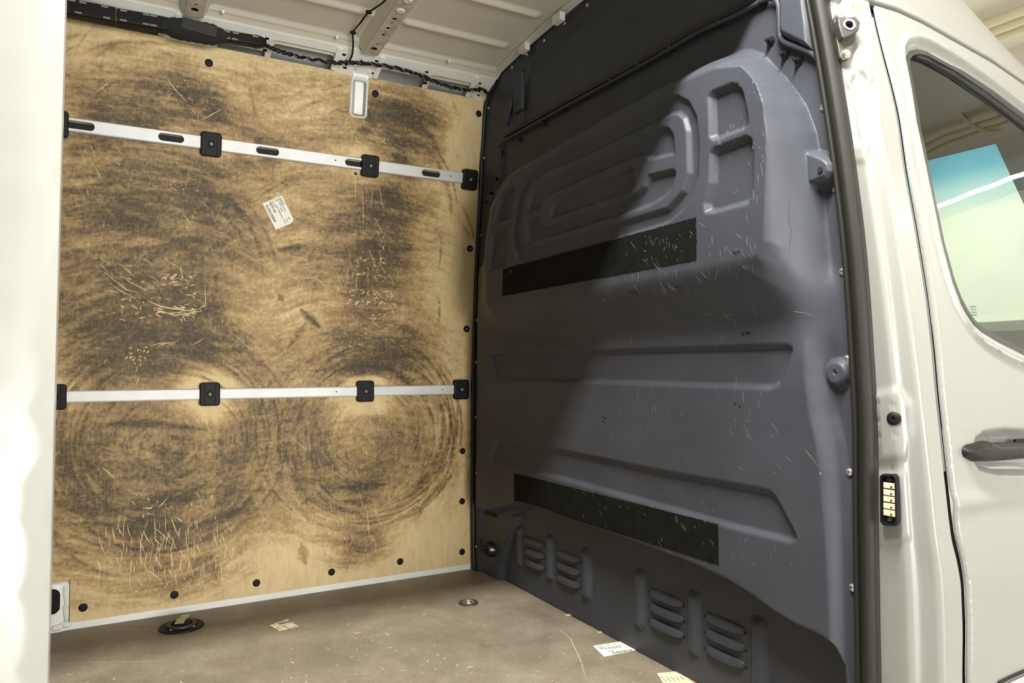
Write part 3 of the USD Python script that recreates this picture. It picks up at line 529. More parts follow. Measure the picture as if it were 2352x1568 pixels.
for x, y in [(1077, 571), (1069, 755)]:
    rivet(pl2, x, y, r=.0135); p = wallp(x, y); obj('rivet_pin', put(lathe([(0, .0062), (.003, .006), (.0038, .0045)], 14), frame_wall(p, .0098)), 'screw_steel', pl2, smooth=30)
rivet(pl2, 815, 399, 'cast_metal', .006); rivet(pl2, 1083, 443, 'tape_cream', .007)
for x, y in [(1060, 1035), (1059, 1150), (1059, 1266), (917, 1288), (760, 1312), (588, 1337), (400, 1364), (191, 1393)]: rivet(pl3, x, y)
def wmark(pts, w, g=0):
    P = []
    for x, y in pts: p = wallp(x, y); P.append(frame_wall(p, .0101)[0])
    return ribbon(np.array(P), w, np.array([0, -1., 0]))
def wood_marks(par, boxes, extra=()):
    o = []
    for (x0, y0, x1, y1, n, ang, spr, l0, l1, w) in boxes: scat(x0, y0, x1, y1, n, ang, spr, l0, l1, 0, w, .13, o, wmark)
    for pts, w in extra: o.append(wmark(pts, w))
    obj('gouge', o, 'gouge', par, kind='stuff', label='pale gouges showing raw wood')
wood_marks(pl1, [(360, 175, 480, 240, 16, 40, 40, 3, 9, .0022), (160, 175, 300, 210, 7, 20, 30, 10, 36, .0013), (430, 240, 470, 280, 6, -30, 40, 5, 14, .002), (780, 320, 940, 350, 34, 25, 30, 2, 8, .002), (870, 245, 970, 300, 6, 30, 30, 3, 10, .0018), (770, 230, 800, 330, 5, 88, 5, 10, 24, .0012), (200, 270, 440, 300, 12, 5, 8, 5, 20, .0013)],
  [([(381, 178), (400, 205), (415, 222), (430, 236)], .0024), ([(463, 277), (485, 264), (515, 249)], .0026), ([(222, 212), (240, 198), (252, 188)], .0024), ([(175, 195), (200, 210), (212, 212)], .0018)])
wood_marks(pl2, [(230, 590, 480, 700, 20, 35, 22, 14, 70, .0017), (280, 640, 460, 740, 36, 15, 35, 4, 20, .0026), (370, 630, 450, 655, 22, -12, 15, 6, 20, .0034), (340, 700, 470, 725, 34, 4, 18, 5, 24, .0032), (290, 795, 340, 840, 26, -50, 30, 4, 12, .0034), (380, 410, 460, 440, 14, 10, 50, 3, 14, .0024), (180, 340, 300, 460, 9, 60, 12, 15, 60, .0013), (230, 470, 520, 600, 12, 60, 25, 8, 50, .0014), (350, 780, 500, 800, 5, -25, 10, 20, 70, .0018),
   (800, 420, 880, 560, 9, 85, 12, 20, 90, .0015), (760, 560, 900, 690, 30, 82, 18, 10, 50, .0016), (800, 590, 890, 640, 22, 10, 30, 4, 14, .0036), (795, 665, 905, 700, 40, 5, 40, 4, 15, .0038), (850, 690, 910, 740, 22, -40, 40, 4, 15, .003), (710, 620, 800, 700, 12, 22, 12, 14, 50, .0016), (800, 740, 900, 800, 14, 15, 20, 4, 26, .0018), (860, 470, 900, 560, 6, 60, 20, 5, 30, .0014), (230, 820, 320, 880, 4, -65, 8, 15, 40, .0018)],
  [([(240, 625), (290, 665), (318, 672)], .003), ([(252, 650), (280, 670), (310, 684)], .0024), ([(338, 690), (370, 704), (420, 712), (465, 716)], .0044), ([(360, 710), (400, 724), (440, 718), (462, 714)], .0036), ([(470, 650), (471, 690), (470, 712)], .0026), ([(730, 690), (760, 700), (785, 706)], .0032), ([(827, 415), (832, 470), (833, 540)], .0018), ([(870, 575), (872, 600), (862, 628)], .0024), ([(265, 620), (300, 650)], .002), ([(415, 485), (430, 505), (442, 520)], .002)])
wood_marks(pl3, [(225, 1200, 540, 1340, 95, 84, 13, 14, 62, .0019), (300, 1200, 470, 1320, 26, 70, 20, 20, 70, .0024), (230, 1280, 520, 1370, 46, 80, 30, 3, 12, .0022), (740, 1140, 920, 1270, 34, 82, 14, 8, 46, .0018), (750, 1210, 900, 1290, 26, 80, 35, 3, 10, .002), (760, 1010, 860, 1090, 9, 86, 10, 14, 32, .0016), (840, 925, 900, 1000, 7, 85, 20, 14, 40, .0014), (180, 950, 500, 1050, 14, 60, 45, 6, 26, .0013), (300, 1130, 500, 1200, 14, 60, 40, 6, 22, .0026), (480, 960, 500, 1040, 4, 70, 40, 10, 24, .0014)],
  [([(232, 1070), (250, 1084), (266, 1100)], .003), ([(328, 1165), (345, 1166), (352, 1158)], .0045), ([(362, 1166), (372, 1156), (386, 1140)], .003), ([(665, 1000), (690, 1022), (707, 1036)], .0018), ([(405, 1186), (412, 1192), (418, 1196)], .004)])

# slotted and plain rails with black clamps
def rail(label, zc, hgt, slots, holes, clamps, xa, clabels):
    t = thing('lashing_rail', label, 'rail', 'rails across the plywood wall')
    g = sbox(XL+.4, -hgt/2, wallp(xa, 0)[0] if False else xa, hgt/2)
    for (px, py) in slots: x = wallp(px, py)[0]; g = g.difference(sbox(x-.026, -.0005, x+.026, .0005).buffer(.0115, quad_segs=8))
    for (px, py) in holes: x = wallp(px, py)[0]; g = g.difference(Point(x, 0).buffer(.0028))
    def wp(v):
        z = zc+v[:, 1]; b = np.clip((np.abs(v[:, 1])-(hgt/2-.002))/.002, 0, 1); return np.c_[v[:, 0], yw(z)-.0100-v[:, 2]*(1-.25*b), z]
    obj('rail_bar', slab(g, .012, .03, wp), 'aluminium', t, smooth=30)
    for (px, py) in slots:
        x = wallp(px, py)[0]; fr = frame_wall(np.array([x, float(yw(zc)), zc]), .0102)
        obj('slot_recess', put(m3.Manifold.cube([.074, .022, .0012], True), fr), 'slot_shade', t)  # flat plate, the shade of a deep slot is put into its colour
    for k, (px, py) in enumerate(clamps):
        p = wallp(px, py); p = np.array([p[0], float(yw(zc)), zc]); fr = frame_wall(p, .010)
        cl = obj('clamp', put(puck(rrect(.064, .078, .010), .020, .004), fr), 'black_plastic', t, smooth=30)
        for s in (-1, 1): obj('clamp_groove', put(m3.Manifold.cube([.0018, .076, .001], True).translate([s*.017, 0, .0202]), fr), 'black_hole', cl)
        obj('clamp_screw', put(lathe([(.0026, .0212), (.0032, .0232), (.0048, .0232), (.0056, .0212), (.0056, .0195)], 20), fr), 'ring_grey', cl, smooth=30)
        obj('screw_socket', put(lathe([(0, .0218), (.0012, .0218), (.0016, .0206), (.0028, .0206)], 14), fr), 'cast_metal', cl)
        obj('screw_cup', put(lathe([(.0062, .0208), (.0105, .0208), (.0115, .0195)], 20), fr), 'black_hole', cl)
    return t

XRAIL = wallp(1088, 412)[0]
rail('upper metal rail with oblong slots, held by black clamps on the plywood wall', ZU, .041, [(185, 296), (392, 322), (612, 351), (812, 378), (985, 404), (40, 280)], [(767, 371), (1030, 409)], [(130, 290), (483, 332), (846, 382), (1074, 414)], XRAIL, '')
rail('lower plain metal rail without slots, held by black clamps on the plywood wall', ZL, .037, [], [(769, 897), (1011, 890), (150, 911)], [(126, 915), (480, 907), (835, 897), (1054, 890)], wallp(1068, 890)[0], '')

# stickers
def sticker(name, label, cat, fr, outline, m, prints, wear=0):
    t = thing(name, label, cat)
    poly = Polygon(outline); top = trimesh.creation.extrude_polygon(poly, .0005, engine='earcut'); obj('sheet', put(top, fr), m, t)
    if prints: obj('print', put(trimesh.util.concatenate([tris(p) for p in prints]).apply_translation([0, 0, .0005]), fr), 'print_ink', t, label='black printed lines and bar code')
    return t
def dash(x0, x1, y, h, seed=0, words=True):
    R = random.Random(seed); out = []; x = x0
    while x < x1:
        w = min(x1-x, R.uniform(.8, 2.2)*h*1.6); out.append(m3.Manifold.cube([w, h, .0002]).translate([x, y, 0])); x += w + h*R.uniform(.4, .9)
    return out
def barcode(x0, x1, y0, h, seed):
    R = random.Random(seed); out = []; x = x0
    while x < x1: w = R.choice([.0008, .0008, .0014, .0022]); out.append(m3.Manifold.cube([w, h, .0002]).translate([x, y0, 0])); x += w + R.choice([.0008, .0008, .0016])
    return out
def wall_local(pts, org, fr):
    out = []
    for x, y in pts: d = wallp(x, y)-org; out.append((d@fr[1], d@fr[2]))
    return np.array(out)
o = wallp(636, 489); fr0 = frame_wall(o, .0100)
q = wall_local([(601.5, 467), (646, 449.5), (672, 502), (671, 508), (665, 514), (632, 527.5)], o, fr0)
ax = q[5]-q[0]; ang = math.atan2(ax[1], ax[0]); ca, sa = math.cos(-ang), math.sin(-ang); ql = np.c_[q[:, 0]*ca-q[:, 1]*sa, q[:, 0]*sa+q[:, 1]*ca]
xm, xM, ym, yM = ql[:, 0].min(), ql[:, 0].max(), ql[:, 1].min(), ql[:, 1].max(); Wd, Hd = xM-xm, yM-ym
pr = barcode(xm+.10*Wd, xm+.72*Wd, ym+.10*Hd, .10*Hd, 3)
for k, (a, b, y, h, s) in enumerate([(.06, .34, .90, .022, 2), (.06, .34, .855, .022, 3), (.06, .33, .81, .022, 4), (.06, .32, .765, .022, 14), (.06, .14, .68, .03, 5), (.20, .34, .72, .025, 6), (.36, .55, .80, .03, 7), (.06, .14, .60, .03, 8), (.24, .70, .53, .035, 9), (.36, .52, .66, .03, 10), (.06, .30, .45, .03, 11), (.78, .92, .55, .03, 12), (.78, .92, .68, .03, 13), (.76, .86, .80, .03, 15), (.10, .6, .05, .015, 16)]): pr += dash(xm+a*Wd, xm+b*Wd, ym+y*Hd, h*Hd, s)
tx = meshkit.text_mesh('Regional Seite', .115*Hd, .0002, True); tx.apply_scale([(.40*Wd)/(tx.bounds[1][0]-tx.bounds[0][0]), 1, 1]); tx.apply_translation([xm+.05*Wd, ym+.30*Hd, 0])
R2 = (fr0[0], fr0[1]*math.cos(ang)+fr0[2]*math.sin(ang), -fr0[1]*math.sin(ang)+fr0[2]*math.cos(ang), fr0[3])
sticker('sticker', 'white printed shipping sticker with bar code on the middle plywood panel', 'sticker', R2, ql, 'paper', [meshkit_ for meshkit_ in pr]+[tx])

# ================================================================ floor board and what lies on it
fl = thing('floor', 'brown-grey textured cargo floor board', 'floor', kind='structure')
fp = np.array([[XL, -.02], [-.03, -.02], [-.03, .012], [.034, .012], [.034, 1.60], [-.006, 1.655], [-.012, 1.690], [XL, 1.690]])
obj('board', slab(Polygon(fp), .018, .2, lambda v: np.c_[v[:, 0], v[:, 1], v[:, 2]-.018+FZ]), 'floor_board', fl)
def fmark(pts, w, g=0): return ribbon(np.array([floorp(x, y)+np.array([0, 0, .0005]) for x, y in pts]), w, np.array([0, 0, 1.]))
fm = []
scat(800, 1430, 900, 1490, 14, -5, 30, 6, 20, 0, .003, .2, fm, fmark); scat(640, 1480, 1120, 1568, 50, -10, 25, 3, 16, 0, .003, .2, fm, fmark); scat(1080, 1400, 1500, 1568, 40, -10, 40, 3, 9, 0, .0022, .2, fm, fmark); scat(130, 1470, 420, 1568, 16, -15, 30, 3, 14, 0, .003, .2, fm, fmark); scat(800, 1310, 1120, 1400, 12, 30, 40, 2, 6, 0, .004, .2, fm, fmark)
for pts, w in [([(812, 1456), (822, 1453), (832, 1452)], .006), ([(968, 1413), (973, 1411), (980, 1408)], .006), ([(1070, 1534), (1080, 1531), (1088, 1530)], .006), ([(1272, 1437), (1310, 1466), (1335, 1520), (1345, 1560)], .0022), ([(120, 1522), (300, 1520), (440, 1514)], .002)]: fm.append(fmark(pts, w))
obj('chip_mark', fm, 'chip_pale', fl, kind='stuff', label='pale chips and scratches')
o = []
for x0, y0, x1, y1 in [(1302, 1415, 1330, 1408), (1376, 1454, 1395, 1449), (1440, 1474, 1446, 1480)]:
    a = floorp(x0, y0); b = floorp(x1, y1); o.append(bx(a[0], b[0]+.006, a[1], b[1]+.010, FZ-.001, FZ+.0006))
for b_ in o: obj('wood_chip', b_, 'chip_yellow', fl, label='yellow bare wood at the board edge')
e = []
for x, y in [(1585, 1542), (1595, 1550), (1605, 1556), (1600, 1562), (1560, 1528)]: p = floorp(x, y); e.append(bx(p[0]-.014, p[0]+.01, p[1]-.012, p[1]+.012, FZ-.001, FZ+.0012+.001*rng.random()))
for b_ in e: obj('split_edge', b_, 'rust_wood', fl, label='splintered rusty brown board edge')
# tie-down rings
def ring_dish(name, label, px, py, R):
    p = floorp(px, py); t = thing(name, label, 'lashing ring'); fr = frame_floor(p)
    obj('dish', put(lathe([(0, .0012), (R*.62, .0012), (R*.70, .004), (R*.76, .0055), (R*.97, .0042), (R, .0005)], 48), fr), 'black_plastic' if R > .04 else 'cast_metal', t, smooth=30)
    return t, fr
t, fr = ring_dish('lashing_ring', 'large black round lashing ring dish sunk in the floor, with tape across it', 417, 1439, .066)
obj('ring', put(trimesh.creation.torus(.036, .0055, 36, 10).apply_translation([0, 0, .008]), fr), 'cast_metal', t, smooth=True)
obj('ring_hub', put(puck(rrect(.05, .024, .008), .012, .003), fr), 'black_plastic', t)
for s in (-1, 1): obj('dish_screw', put(lathe([(0, .006), (.004, .006), (.007, .0035), (.007, .001)], 16).apply_translation([s*.03, -.022, 0]), fr), 'screw_steel', t, smooth=30)
t, fr = ring_dish('lashing_ring', 'small metal round lashing point in the floor near the bulkhead corner', 1076, 1385, .034)
obj('ring', put(trimesh.creation.torus(.017, .003, 28, 8).apply_translation([0, 0, .004]), fr), 'screw_steel', t, smooth=True)
obj('ring_hub', put(lathe([(0, .009), (.006, .008), (.009, .003), (.009, 0)], 20), fr), 'screw_steel', t, smooth=30)
a, b = floorp(411, 1444), floorp(427, 1413); u = nrm(b-a); v = nrm(np.cross((0, 0, 1.), u)); L = np.linalg.norm(b-a)
ss_ = np.linspace(0, 1, 14); top = np.array([a+u*L*s+np.array([0, 0, .016-.013*sst((s-.35)*2.5)]) for s in ss_])
tp = thing('masking_tape', 'strip of cream masking tape stuck across the large lashing ring', 'tape')
mt = gridmesh(np.stack([top-v*.0135, top+v*.0135], 1)); obj('tape_strip', [mt, trimesh.Trimesh(mt.vertices-[0, 0, .0006], mt.faces[:, ::-1], process=False)], 'tape_cream', tp)
def floor_local(pts):
    P = np.array([floorp(x, y) for x, y in pts]); o = P.mean(0); return o, P[:, :2]-o[:2]
o, q = floor_local([(1362, 1483), (1432, 1472), (1460, 1493), (1388, 1508), (1376, 1497)])
d1 = q[1]-q[0]; an = math.atan2(d1[1], d1[0]); rot = lambda p: np.c_[p[:, 0]*math.cos(-an)-p[:, 1]*math.sin(-an), p[:, 0]*math.sin(-an)+p[:, 1]*math.cos(-an)]
ql = rot(q); fr = (o+np.array([0, 0, .0003]), np.array([math.cos(an), math.sin(an), 0]), np.array([-math.sin(an), math.cos(an), 0]), np.array([0, 0, 1.]))
x0, x1, y0, y1 = ql[:, 0].min(), ql[:, 0].max(), ql[:, 1].min(), ql[:, 1].max(); w, h = x1-x0, y1-y0
pr = barcode(x0+.30*w, x0+.85*w, y0+.10*h, .12*h, 8)
for k, (a_, b_, y, hh) in enumerate([(.12, .3, .84, .03), (.42, .5, .84, .04), (.62, .7, .84, .03), (.15, .75, .62, .04), (.12, .3, .72, .03), (.28, .75, .52, .03), (.25, .42, .3, .04)]): pr += dash(x0+a_*w, x0+b_*w, y0+y*h, hh*h, 30+k)
sticker('floor_sticker', 'white printed sticker lying on the floor beside the bulkhead, torn at one corner', 'sticker', fr, ql, 'paper', pr)
o, q = floor_local([(1509, 1546), (1564, 1541), (1600, 1572), (1640, 1610), (1560, 1612), (1530, 1580)])
d1 = q[3]-q[1]; an = math.atan2(d1[1], d1[0]); ql = rot(q); fr = (o+np.array([0, 0, .0003]), np.array([math.cos(an), math.sin(an), 0]), np.array([-math.sin(an), math.cos(an), 0]), np.array([0, 0, 1.]))
x0, x1, y0, y1 = ql[:, 0].min(), ql[:, 0].max(), ql[:, 1].min(), ql[:, 1].max(); w, h = x1-x0, y1-y0
pr = []
for k in range(5): pr += dash(x0+.12*w+.02*w*k, x0+.3*w, y0+(.2+.14*k)*h, .02*h, 50+k)
pr += barcode(x0+.45*w, x0+.9*w, y0+.62*h, .10*h, 9)
sticker('floor_sticker', 'yellowed printed sticker on the floor at the bottom edge by the splintered board', 'sticker', fr, ql, 'paper_worn', pr)
t = thing('worn_sticker', 'worn, scraped remains of a cream sticker on the floor between the two lashing rings', 'sticker')
o, q = floor_local([(619, 1436), (660, 1421), (687, 1439), (640, 1449), (630, 1442)])
poly = Polygon(q); cuts = []
for i in range(26):
    x = rng.uniform(q[:, 0].min(), q[:, 0].max()); y = rng.uniform(q[:, 1].min(), q[:, 1].max()); Lc = rng.uniform(.02, .055); aa = math.radians(-62+rng.normal(0, 10)); cuts.append(trimesh.path.polygons.shapely.geometry.LineString([(x, y), (x+Lc*math.cos(aa), y+Lc*math.sin(aa))]).buffer(rng.uniform(.0012, .004)) if False else Polygon([(x, y), (x+.004, y+.001), (x+Lc*math.cos(aa), y+Lc*math.sin(aa))]))
cuts.append(Polygon([(q[0, 0]+.02, q[0, 1]+.004), (q[1, 0]+.01, q[1, 1]-.02), (q[1, 0]+.02, q[1, 1]-.03), (q[0, 0]+.03, q[0, 1]-.012)]))
rest = poly.difference(unary_union(cuts)); rest = [g for g in getattr(rest, 'geoms', [rest]) if g.area > 1e-6]
obj('sheet', put(trimesh.util.concatenate([trimesh.creation.extrude_polygon(g, .0006, engine='earcut') for g in rest]), (o+np.array([0, 0, .0002]),)+frame_floor(o)[1:]), 'paper_worn', t)
# ================================================================ roof rail band above the plywood, roof
BA = np.array([0, float(yw(zt))+.030, zt-.02]); BB = np.array([0, 1.478, 1.905]); bd = nrm(BB-BA); bn = nrm(np.cross(np.array([1., 0, 0]), bd)); bn = bn if bn[1] < 0 else -bn; BL = np.linalg.norm(BB-BA)
def bandp(px, py):
    d = ray(px, py); t = ((BA-CAM)@bn)/(d@bn); p = CAM+d*t; return np.array([p[0], (p-BA)@bd])
band = sbox(XL, 0, -.012, BL)
openings = []
for pts in [[(150, 26), (345, 68), (362, 100), (130, 60)], [(500, 100), (590, 116), (606, 140), (500, 128)], [(630, 104), (742, 124), (759, 160), (622, 132)], [(876, 162), (955, 176), (968, 206), (872, 186)], [(992, 183), (1066, 196), (1080, 226), (980, 208)]]:
    q = np.array([bandp(*p) for p in pts]); openings.append(sbox(q[:, 0].min(), -.05, q[:, 0].max(), q[:2, 1].mean()).buffer(-.012).buffer(.012, quad_segs=6))
holes = [bandp(*p) for p in [(613, 88), (790, 125), (792, 155), (865, 140), (857, 168), (980, 165), (977, 193), (1102, 191), (1099, 218), (609, 118), (456, 56)]]
cut = unary_union(openings + [sbox(h[0]-.0065, h[1]-.0055, h[0]+.0065, h[1]+.0055) for h in holes] + [Point(*bandp(893, 166)).buffer(.008)])
emb = [np.array(g.buffer(.016).exterior.coords)[:-1] for g in openings]
def band_warp(v):
    dd = np.zeros(len(v))
    for e in emb: dd = np.maximum(dd, sst(sdf(v[:, :2], e)/.010+.5))
    d = v[:, 2] - .009*dd; return np.stack([v[:, 0], BA[1]+v[:, 1]*bd[1]+d*bn[1], BA[2]+v[:, 1]*bd[2]+d*bn[2]], -1)
ceil_ = thing('ceiling', 'beige-grey painted sheet metal roof of the van with pressed beads', 'roof', kind='structure')
obj('roof_rail', slab(band.difference(cut), .0025, .010, band_warp), 'inner_paint', wall, smooth=40)
obj('rail_backing', flip_if(gridmesh(np.array([[[x, BA[1]+.05, BA[2]-.08], [x, BA[1]+.03, BA[2]+.01], [x, BB[1]+.06, BB[2]+.03]] for x in (XL, 0)])), (0, -1, 0)), 'inner_grey', wall)
for h in holes: obj('square_hole', put(bx(-.0062, .0062, -.0052, .0052, -.001, -.0002), (np.array([h[0], BA[1]+h[1]*bd[1], BA[2]+h[1]*bd[2]])-bn*.004, np.array([1., 0, 0]), bd, bn)), 'black_hole', wall)
# grey return from the rail up to the roof edge with small studs
obj('roof_return', flip_if(gridmesh(np.array([[[x, BB[1], BB[2]], [x, BB[1]-.004, BB[2]+.004], [x, 1.446, 1.9225]] for x in (XL, -.005)])), (0, -.5, -1)), 'roof_paint', wall, smooth=30)
for px, py in [(512, 27), (774, 85), (1032, 140)]:
    p = on(px, py, 2, 1.915); obj('weld_stud', put(lathe([(0, .007), (.004, .006), (.005, 0), (.008, 0), (.008, -.003)], 14), (p, np.array([1., 0, 0]), np.array([0, 1., 0]), np.array([0, 0, -1.]))), 'inner_paint', wall, smooth=30)
def roof_z(X, Y):
    z = 1.925 + .045*(1-((Y-.76)/.72)**2)
    for yb, xa, xb in [(1.455, -9, -.03)] + [(y, a, b) for y in (1.285, 1.065, .845, .625, .405) for a, b in ((-.445, -.085), (-1.0, -.565), (-1.57, -1.12), (-2.9, -1.7))]:
        d = np.hypot(np.maximum(np.maximum(xa-X, X-xb), 0), Y-yb); z = z - .011*sst(1-d/.024)
    return z
xs = np.r_[np.linspace(XL, -1.7, 20), np.linspace(-1.69, -.005, 280)]; ys = np.linspace(.07, 1.472, 300); X, Y = np.meshgrid(xs, ys, indexing='ij')
obj('roof_skin', flip_if(gridmesh(np.stack([X, Y, roof_z(X, Y)], -1)), (0, 0, -1)), 'roof_paint', ceil_, smooth=True)
def bow(xc, nm='roof_bow'):
    prof = [(-.062, 0), (-.05, .001), (-.030, .036), (.024, .036), (.042, .001), (.05, 0)]
    yb = np.linspace(.10, 1.46, 60); poly = sbox(-.029, .10, .024, 1.462)
    hl = [(1.425, .011), (1.395, .004), (1.33, .006), (1.31, .003), (1.285, .0065), (1.25, .004), (1.225, .0065)] + [(y, .004) for y in np.arange(1.17, .2, -.062)]
    for y, r in hl: poly = poly.difference(Point(-.003, y).buffer(r))
    zoff = lambda Yv: 1.9235 + .045*(1-((Yv-.76)/.72)**2) - .036
    face = slab(poly, .0015, .02, lambda v: np.c_[xc+v[:, 0], v[:, 1], zoff(v[:, 1])+v[:, 2]])
    def side(a, b): return np.stack([np.stack([np.full(60, xc+a[0]), yb, zoff(yb)+.036-a[1]], -1), np.stack([np.full(60, xc+b[0]), yb, zoff(yb)+.036-b[1]], -1)])
    sides = [side(prof[i], prof[i+1]) for i in (0, 1, 3, 4)]
    sm = []
    for P in sides: g = gridmesh(P); sm += [g, trimesh.Trimesh(g.vertices-[0, 0, -.0015], g.faces[:, ::-1], process=False)]
    b = obj(nm, [flip_if(g, (0, 0, -1)) if k % 2 == 0 else g for k, g in enumerate(sm)], 'roof_paint', ceil_, smooth=20)
    obj('bow_face', face, 'bow_dirty', b, smooth=25)
    obj('bow_cavity', slab(sbox(-.026, .12, .022, 1.45), .001, .05, lambda v: np.c_[xc+v[:, 0], v[:, 1], zoff(v[:, 1])+.014+v[:, 2]]), 'black_hole', b)
    for y in np.arange(1.17, .2, -.062):
        obj('washer', lathe([(.0045, 0), (.0045, .004), (.011, .004), (.0135, .002), (.0145, 0)], 22).apply_transform(np.diag([1, 1, -1, 1.])).apply_translation([xc-.003, y, zoff(y)]), 'inner_paint', b, smooth=30)

for x in (-.508, -1.07, -1.63, -2.2): bow(x)
# end strip of the roof along the bulkhead with clips
obj('end_strip', slab(sbox(.1, -.028, 1.455, .0), .006, .05, lambda v: np.c_[v[:, 1]-.006, v[:, 0], 1.922+.045*(1-((v[:, 0]-.76)/.72)**2)-v[:, 2]]), 'inner_paint', ceil_, smooth=30)
for px, py in [(1282, 43), (1203, 111)]: p = on(px, py, 2, 1.93); obj('clip', bx(p[0]-.008, p[0]+.012, p[1]-.022, p[1]+.022, 1.918, 1.945), 'inner_paint', ceil_)
# pressed loop of the wall pillar hanging over the plywood
lp = np.array([(wallp(x, y)[0], wallp(x, y)[2]) for x, y in [(803, 172), (800, 240), (805, 268), (820, 275), (836, 270), (842, 240), (847, 182), (846, 170)]])
xl0, xl1, zl0, zl1 = lp[:, 0].min(), lp[:, 0].max(), lp[:, 1].min(), zt+.03
go = sbox(xl0+.02, zl0+.02, xl1-.02, zl1).buffer(.02, quad_segs=8); gi = sbox(xl0+.022, zl0+.024, xl1-.022, zt-.028).buffer(.012, quad_segs=8)
def loopw(v):
    d = sdf(v[:, :2], np.array(go.exterior.coords)[:-1]); e = sst(d/.008); f_ = sst(-sdf(v[:, :2], np.array(gi.exterior.coords)[:-1])/.006)
    return np.c_[v[:, 0], yw(np.minimum(v[:, 1], 1.9))-.004-.016*np.minimum(e, .4+.6*f_)*(v[:, 2]/.006), v[:, 1]]
obj('pillar_loop', slab(go.difference(gi), .006, .006, loopw), 'inner_paint', wall, smooth=50)
gp = np.array([[[x, yw(z)+d, z] for z in np.linspace(zl0+.005, zl1, 10)] for x, d in ((xl0+.008, -.001), (xl0+.022, .006), ((xl0+xl1)/2-.004, .02), ((xl0+xl1)/2, .024), (xl1-.02, .022), (xl1-.006, -.001))])
obj('loop_recess', flip_if(gridmesh(gp), (0, -1, 0)), 'inner_grey', wall, smooth=20)
obj('loop_root', tube(np.array([[(xl0+xl1)/2-.03, 1.56, zt+.02], [(xl0+xl1)/2-.01, 1.545, zt+.035], [(xl0+xl1)/2+.03, 1.56, zt+.02]]), .016, 12), 'inner_paint', wall, smooth=True)
for px in (771, 875, 1115, 120, 400): p = bandp(px, 140); obj('rail_joint', put(puck(rrect(.020, BL*.66, .008), .006, .003), (np.array([p[0], BA[1]+bd[1]*BL*.64, BA[2]+bd[2]*BL*.64])+bn*.0015, np.array([1., 0, 0]), bd, bn)), 'inner_paint', wall, smooth=30)
# white wheel-box corner with a slotted opening at the lower left
bxm = slab(rc(XL, -.02, wallp(159, 1380)[0], wallp(150, 1331)[2], .02), .022, .02, lambda v: np.c_[v[:, 0], yw(v[:, 1])+.006-v[:, 2]*sst(sdf(v[:, :2], np.array(rc(XL, -.06, wallp(159, 1380)[0], wallp(150, 1331)[2], .02).exterior.coords)[:-1])/.012+.35), v[:, 1]])
obj('post_foot', bxm, 'inner_paint', wall, smooth=40)
p = wallp(112, 1380); obj('foot_slot', put(puck(rrect(.06, .075, .02), .003, .001), frame_wall(p, .0155)), 'black_hole', wall)
o = []
for k in range(5):
    pts = [wallp(148+rng.normal(0, 3), 1345+18*i) for i in range(6)]; o.append(tube(np.array([frame_wall(p, .0165)[0] for p in pts]), .0025, 6, n=24)) if k == 0 else None
o.append(tube(np.array([frame_wall(wallp(x, y), .0165)[0] for x, y in [(120, 1398), (140, 1394), (158, 1391)]]), .0015, 6))
for i in range(9): p = frame_wall(wallp(122+i*4.5, 1438+rng.normal(0, 4)-i*.8), .014)[0]; o.append(trimesh.creation.icosphere(2, .009*rng.uniform(.6, 1.2)).apply_translation(p))
obj('sealant', [x for x in o if x is not None], 'inner_paint', wall, smooth=True, label='wavy bead of white sealant')

# ================================================================ cable duct and harness under the roof
DY = 1.515
dpath = np.array([on(x, y, 1, DY) for x, y in [(-160, -41), (147, 17), (250, 36), (360, 55), (400, 63), (440, 70), (490, 79), (540, 88), (608, 99)]])
tt = np.linspace(0, 1, len(dpath)); dp_ = PchipInterpolator(dpath[:, 0], dpath[:, 1:])
def dpt(x): q = dp_(x); return np.array([x, q[0], q[1]])
duct = thing('cable_duct', 'long black plastic cable duct with clip slots, running under the roof rail', 'cable duct')
def boxrun(x0, x1, w, h, r=.007, n=20, taper=None):
    sec = rrect(w, h, r, 4); xs = np.linspace(x0, x1, n); P = []
    for i, x in enumerate(xs): s = 1 if taper is None else taper(i/(n-1)); c_ = dpt(x); P.append(np.stack([np.full(len(sec)+1, x), c_[1]+np.r_[sec[:, 0], sec[:1, 0]]*s, c_[2]+np.r_[sec[:, 1], sec[:1, 1]]*s], -1))
    g = gridmesh(np.array(P)); 
    caps = [m3.Manifold.hull_points(np.vstack([P[k]+[0, 0, 0], P[k]+[(.001 if k == 0 else -.001), 0, 0]])) for k in (0, -1)]
    return [g] + [tris(c_) for c_ in caps]
X0, Xj, Xa, Xb, Xe = dpath[0, 0], on(268, 40, 1, DY)[0], on(385, 60, 1, DY)[0], on(505, 80, 1, DY)[0], dpath[-1, 0]
obj('duct_channel', boxrun(X0, Xj-.003, .040, .046), 'black_plastic', duct, smooth=40)
obj('duct_channel', boxrun(Xj, Xa+.01, .038, .043), 'black_plastic', duct, smooth=40)
obj('duct_channel', boxrun(Xb-.01, Xe-.03, .034, .034), 'black_plastic', duct, smooth=40)
obj('duct_mouth', boxrun(Xe-.032, Xe+.004, .032, .036, taper=lambda s: 1.06-.5*s*s), 'black_plastic', duct, smooth=40)
xs = np.linspace(Xa-.02, Xb+.02, 60); rr = .020+.013*sst(np.minimum((xs-Xa+.02)/.05, (Xb+.02-xs)/.05)) + .0015*np.sin(xs*260)*rng.uniform(.3, 1, 60)
obj('foam_wrap', tube(np.array([dpt(x)+np.array([0, -.002, -.002]) for x in xs]), rr, 20), 'foam_black', duct, smooth=True, label='thick black foam wrap around the duct')
obj('wrap_patch', put(puck(rrect(.10, .036, .004), .002, .001), (dpt((Xa+Xb)/2)+np.array([.012, -.0345, .0]), nrm((1., 0, -.10)), nrm((.10, .0, 1.)), np.array([0, -1., .0]))), 'patch_grey', duct)
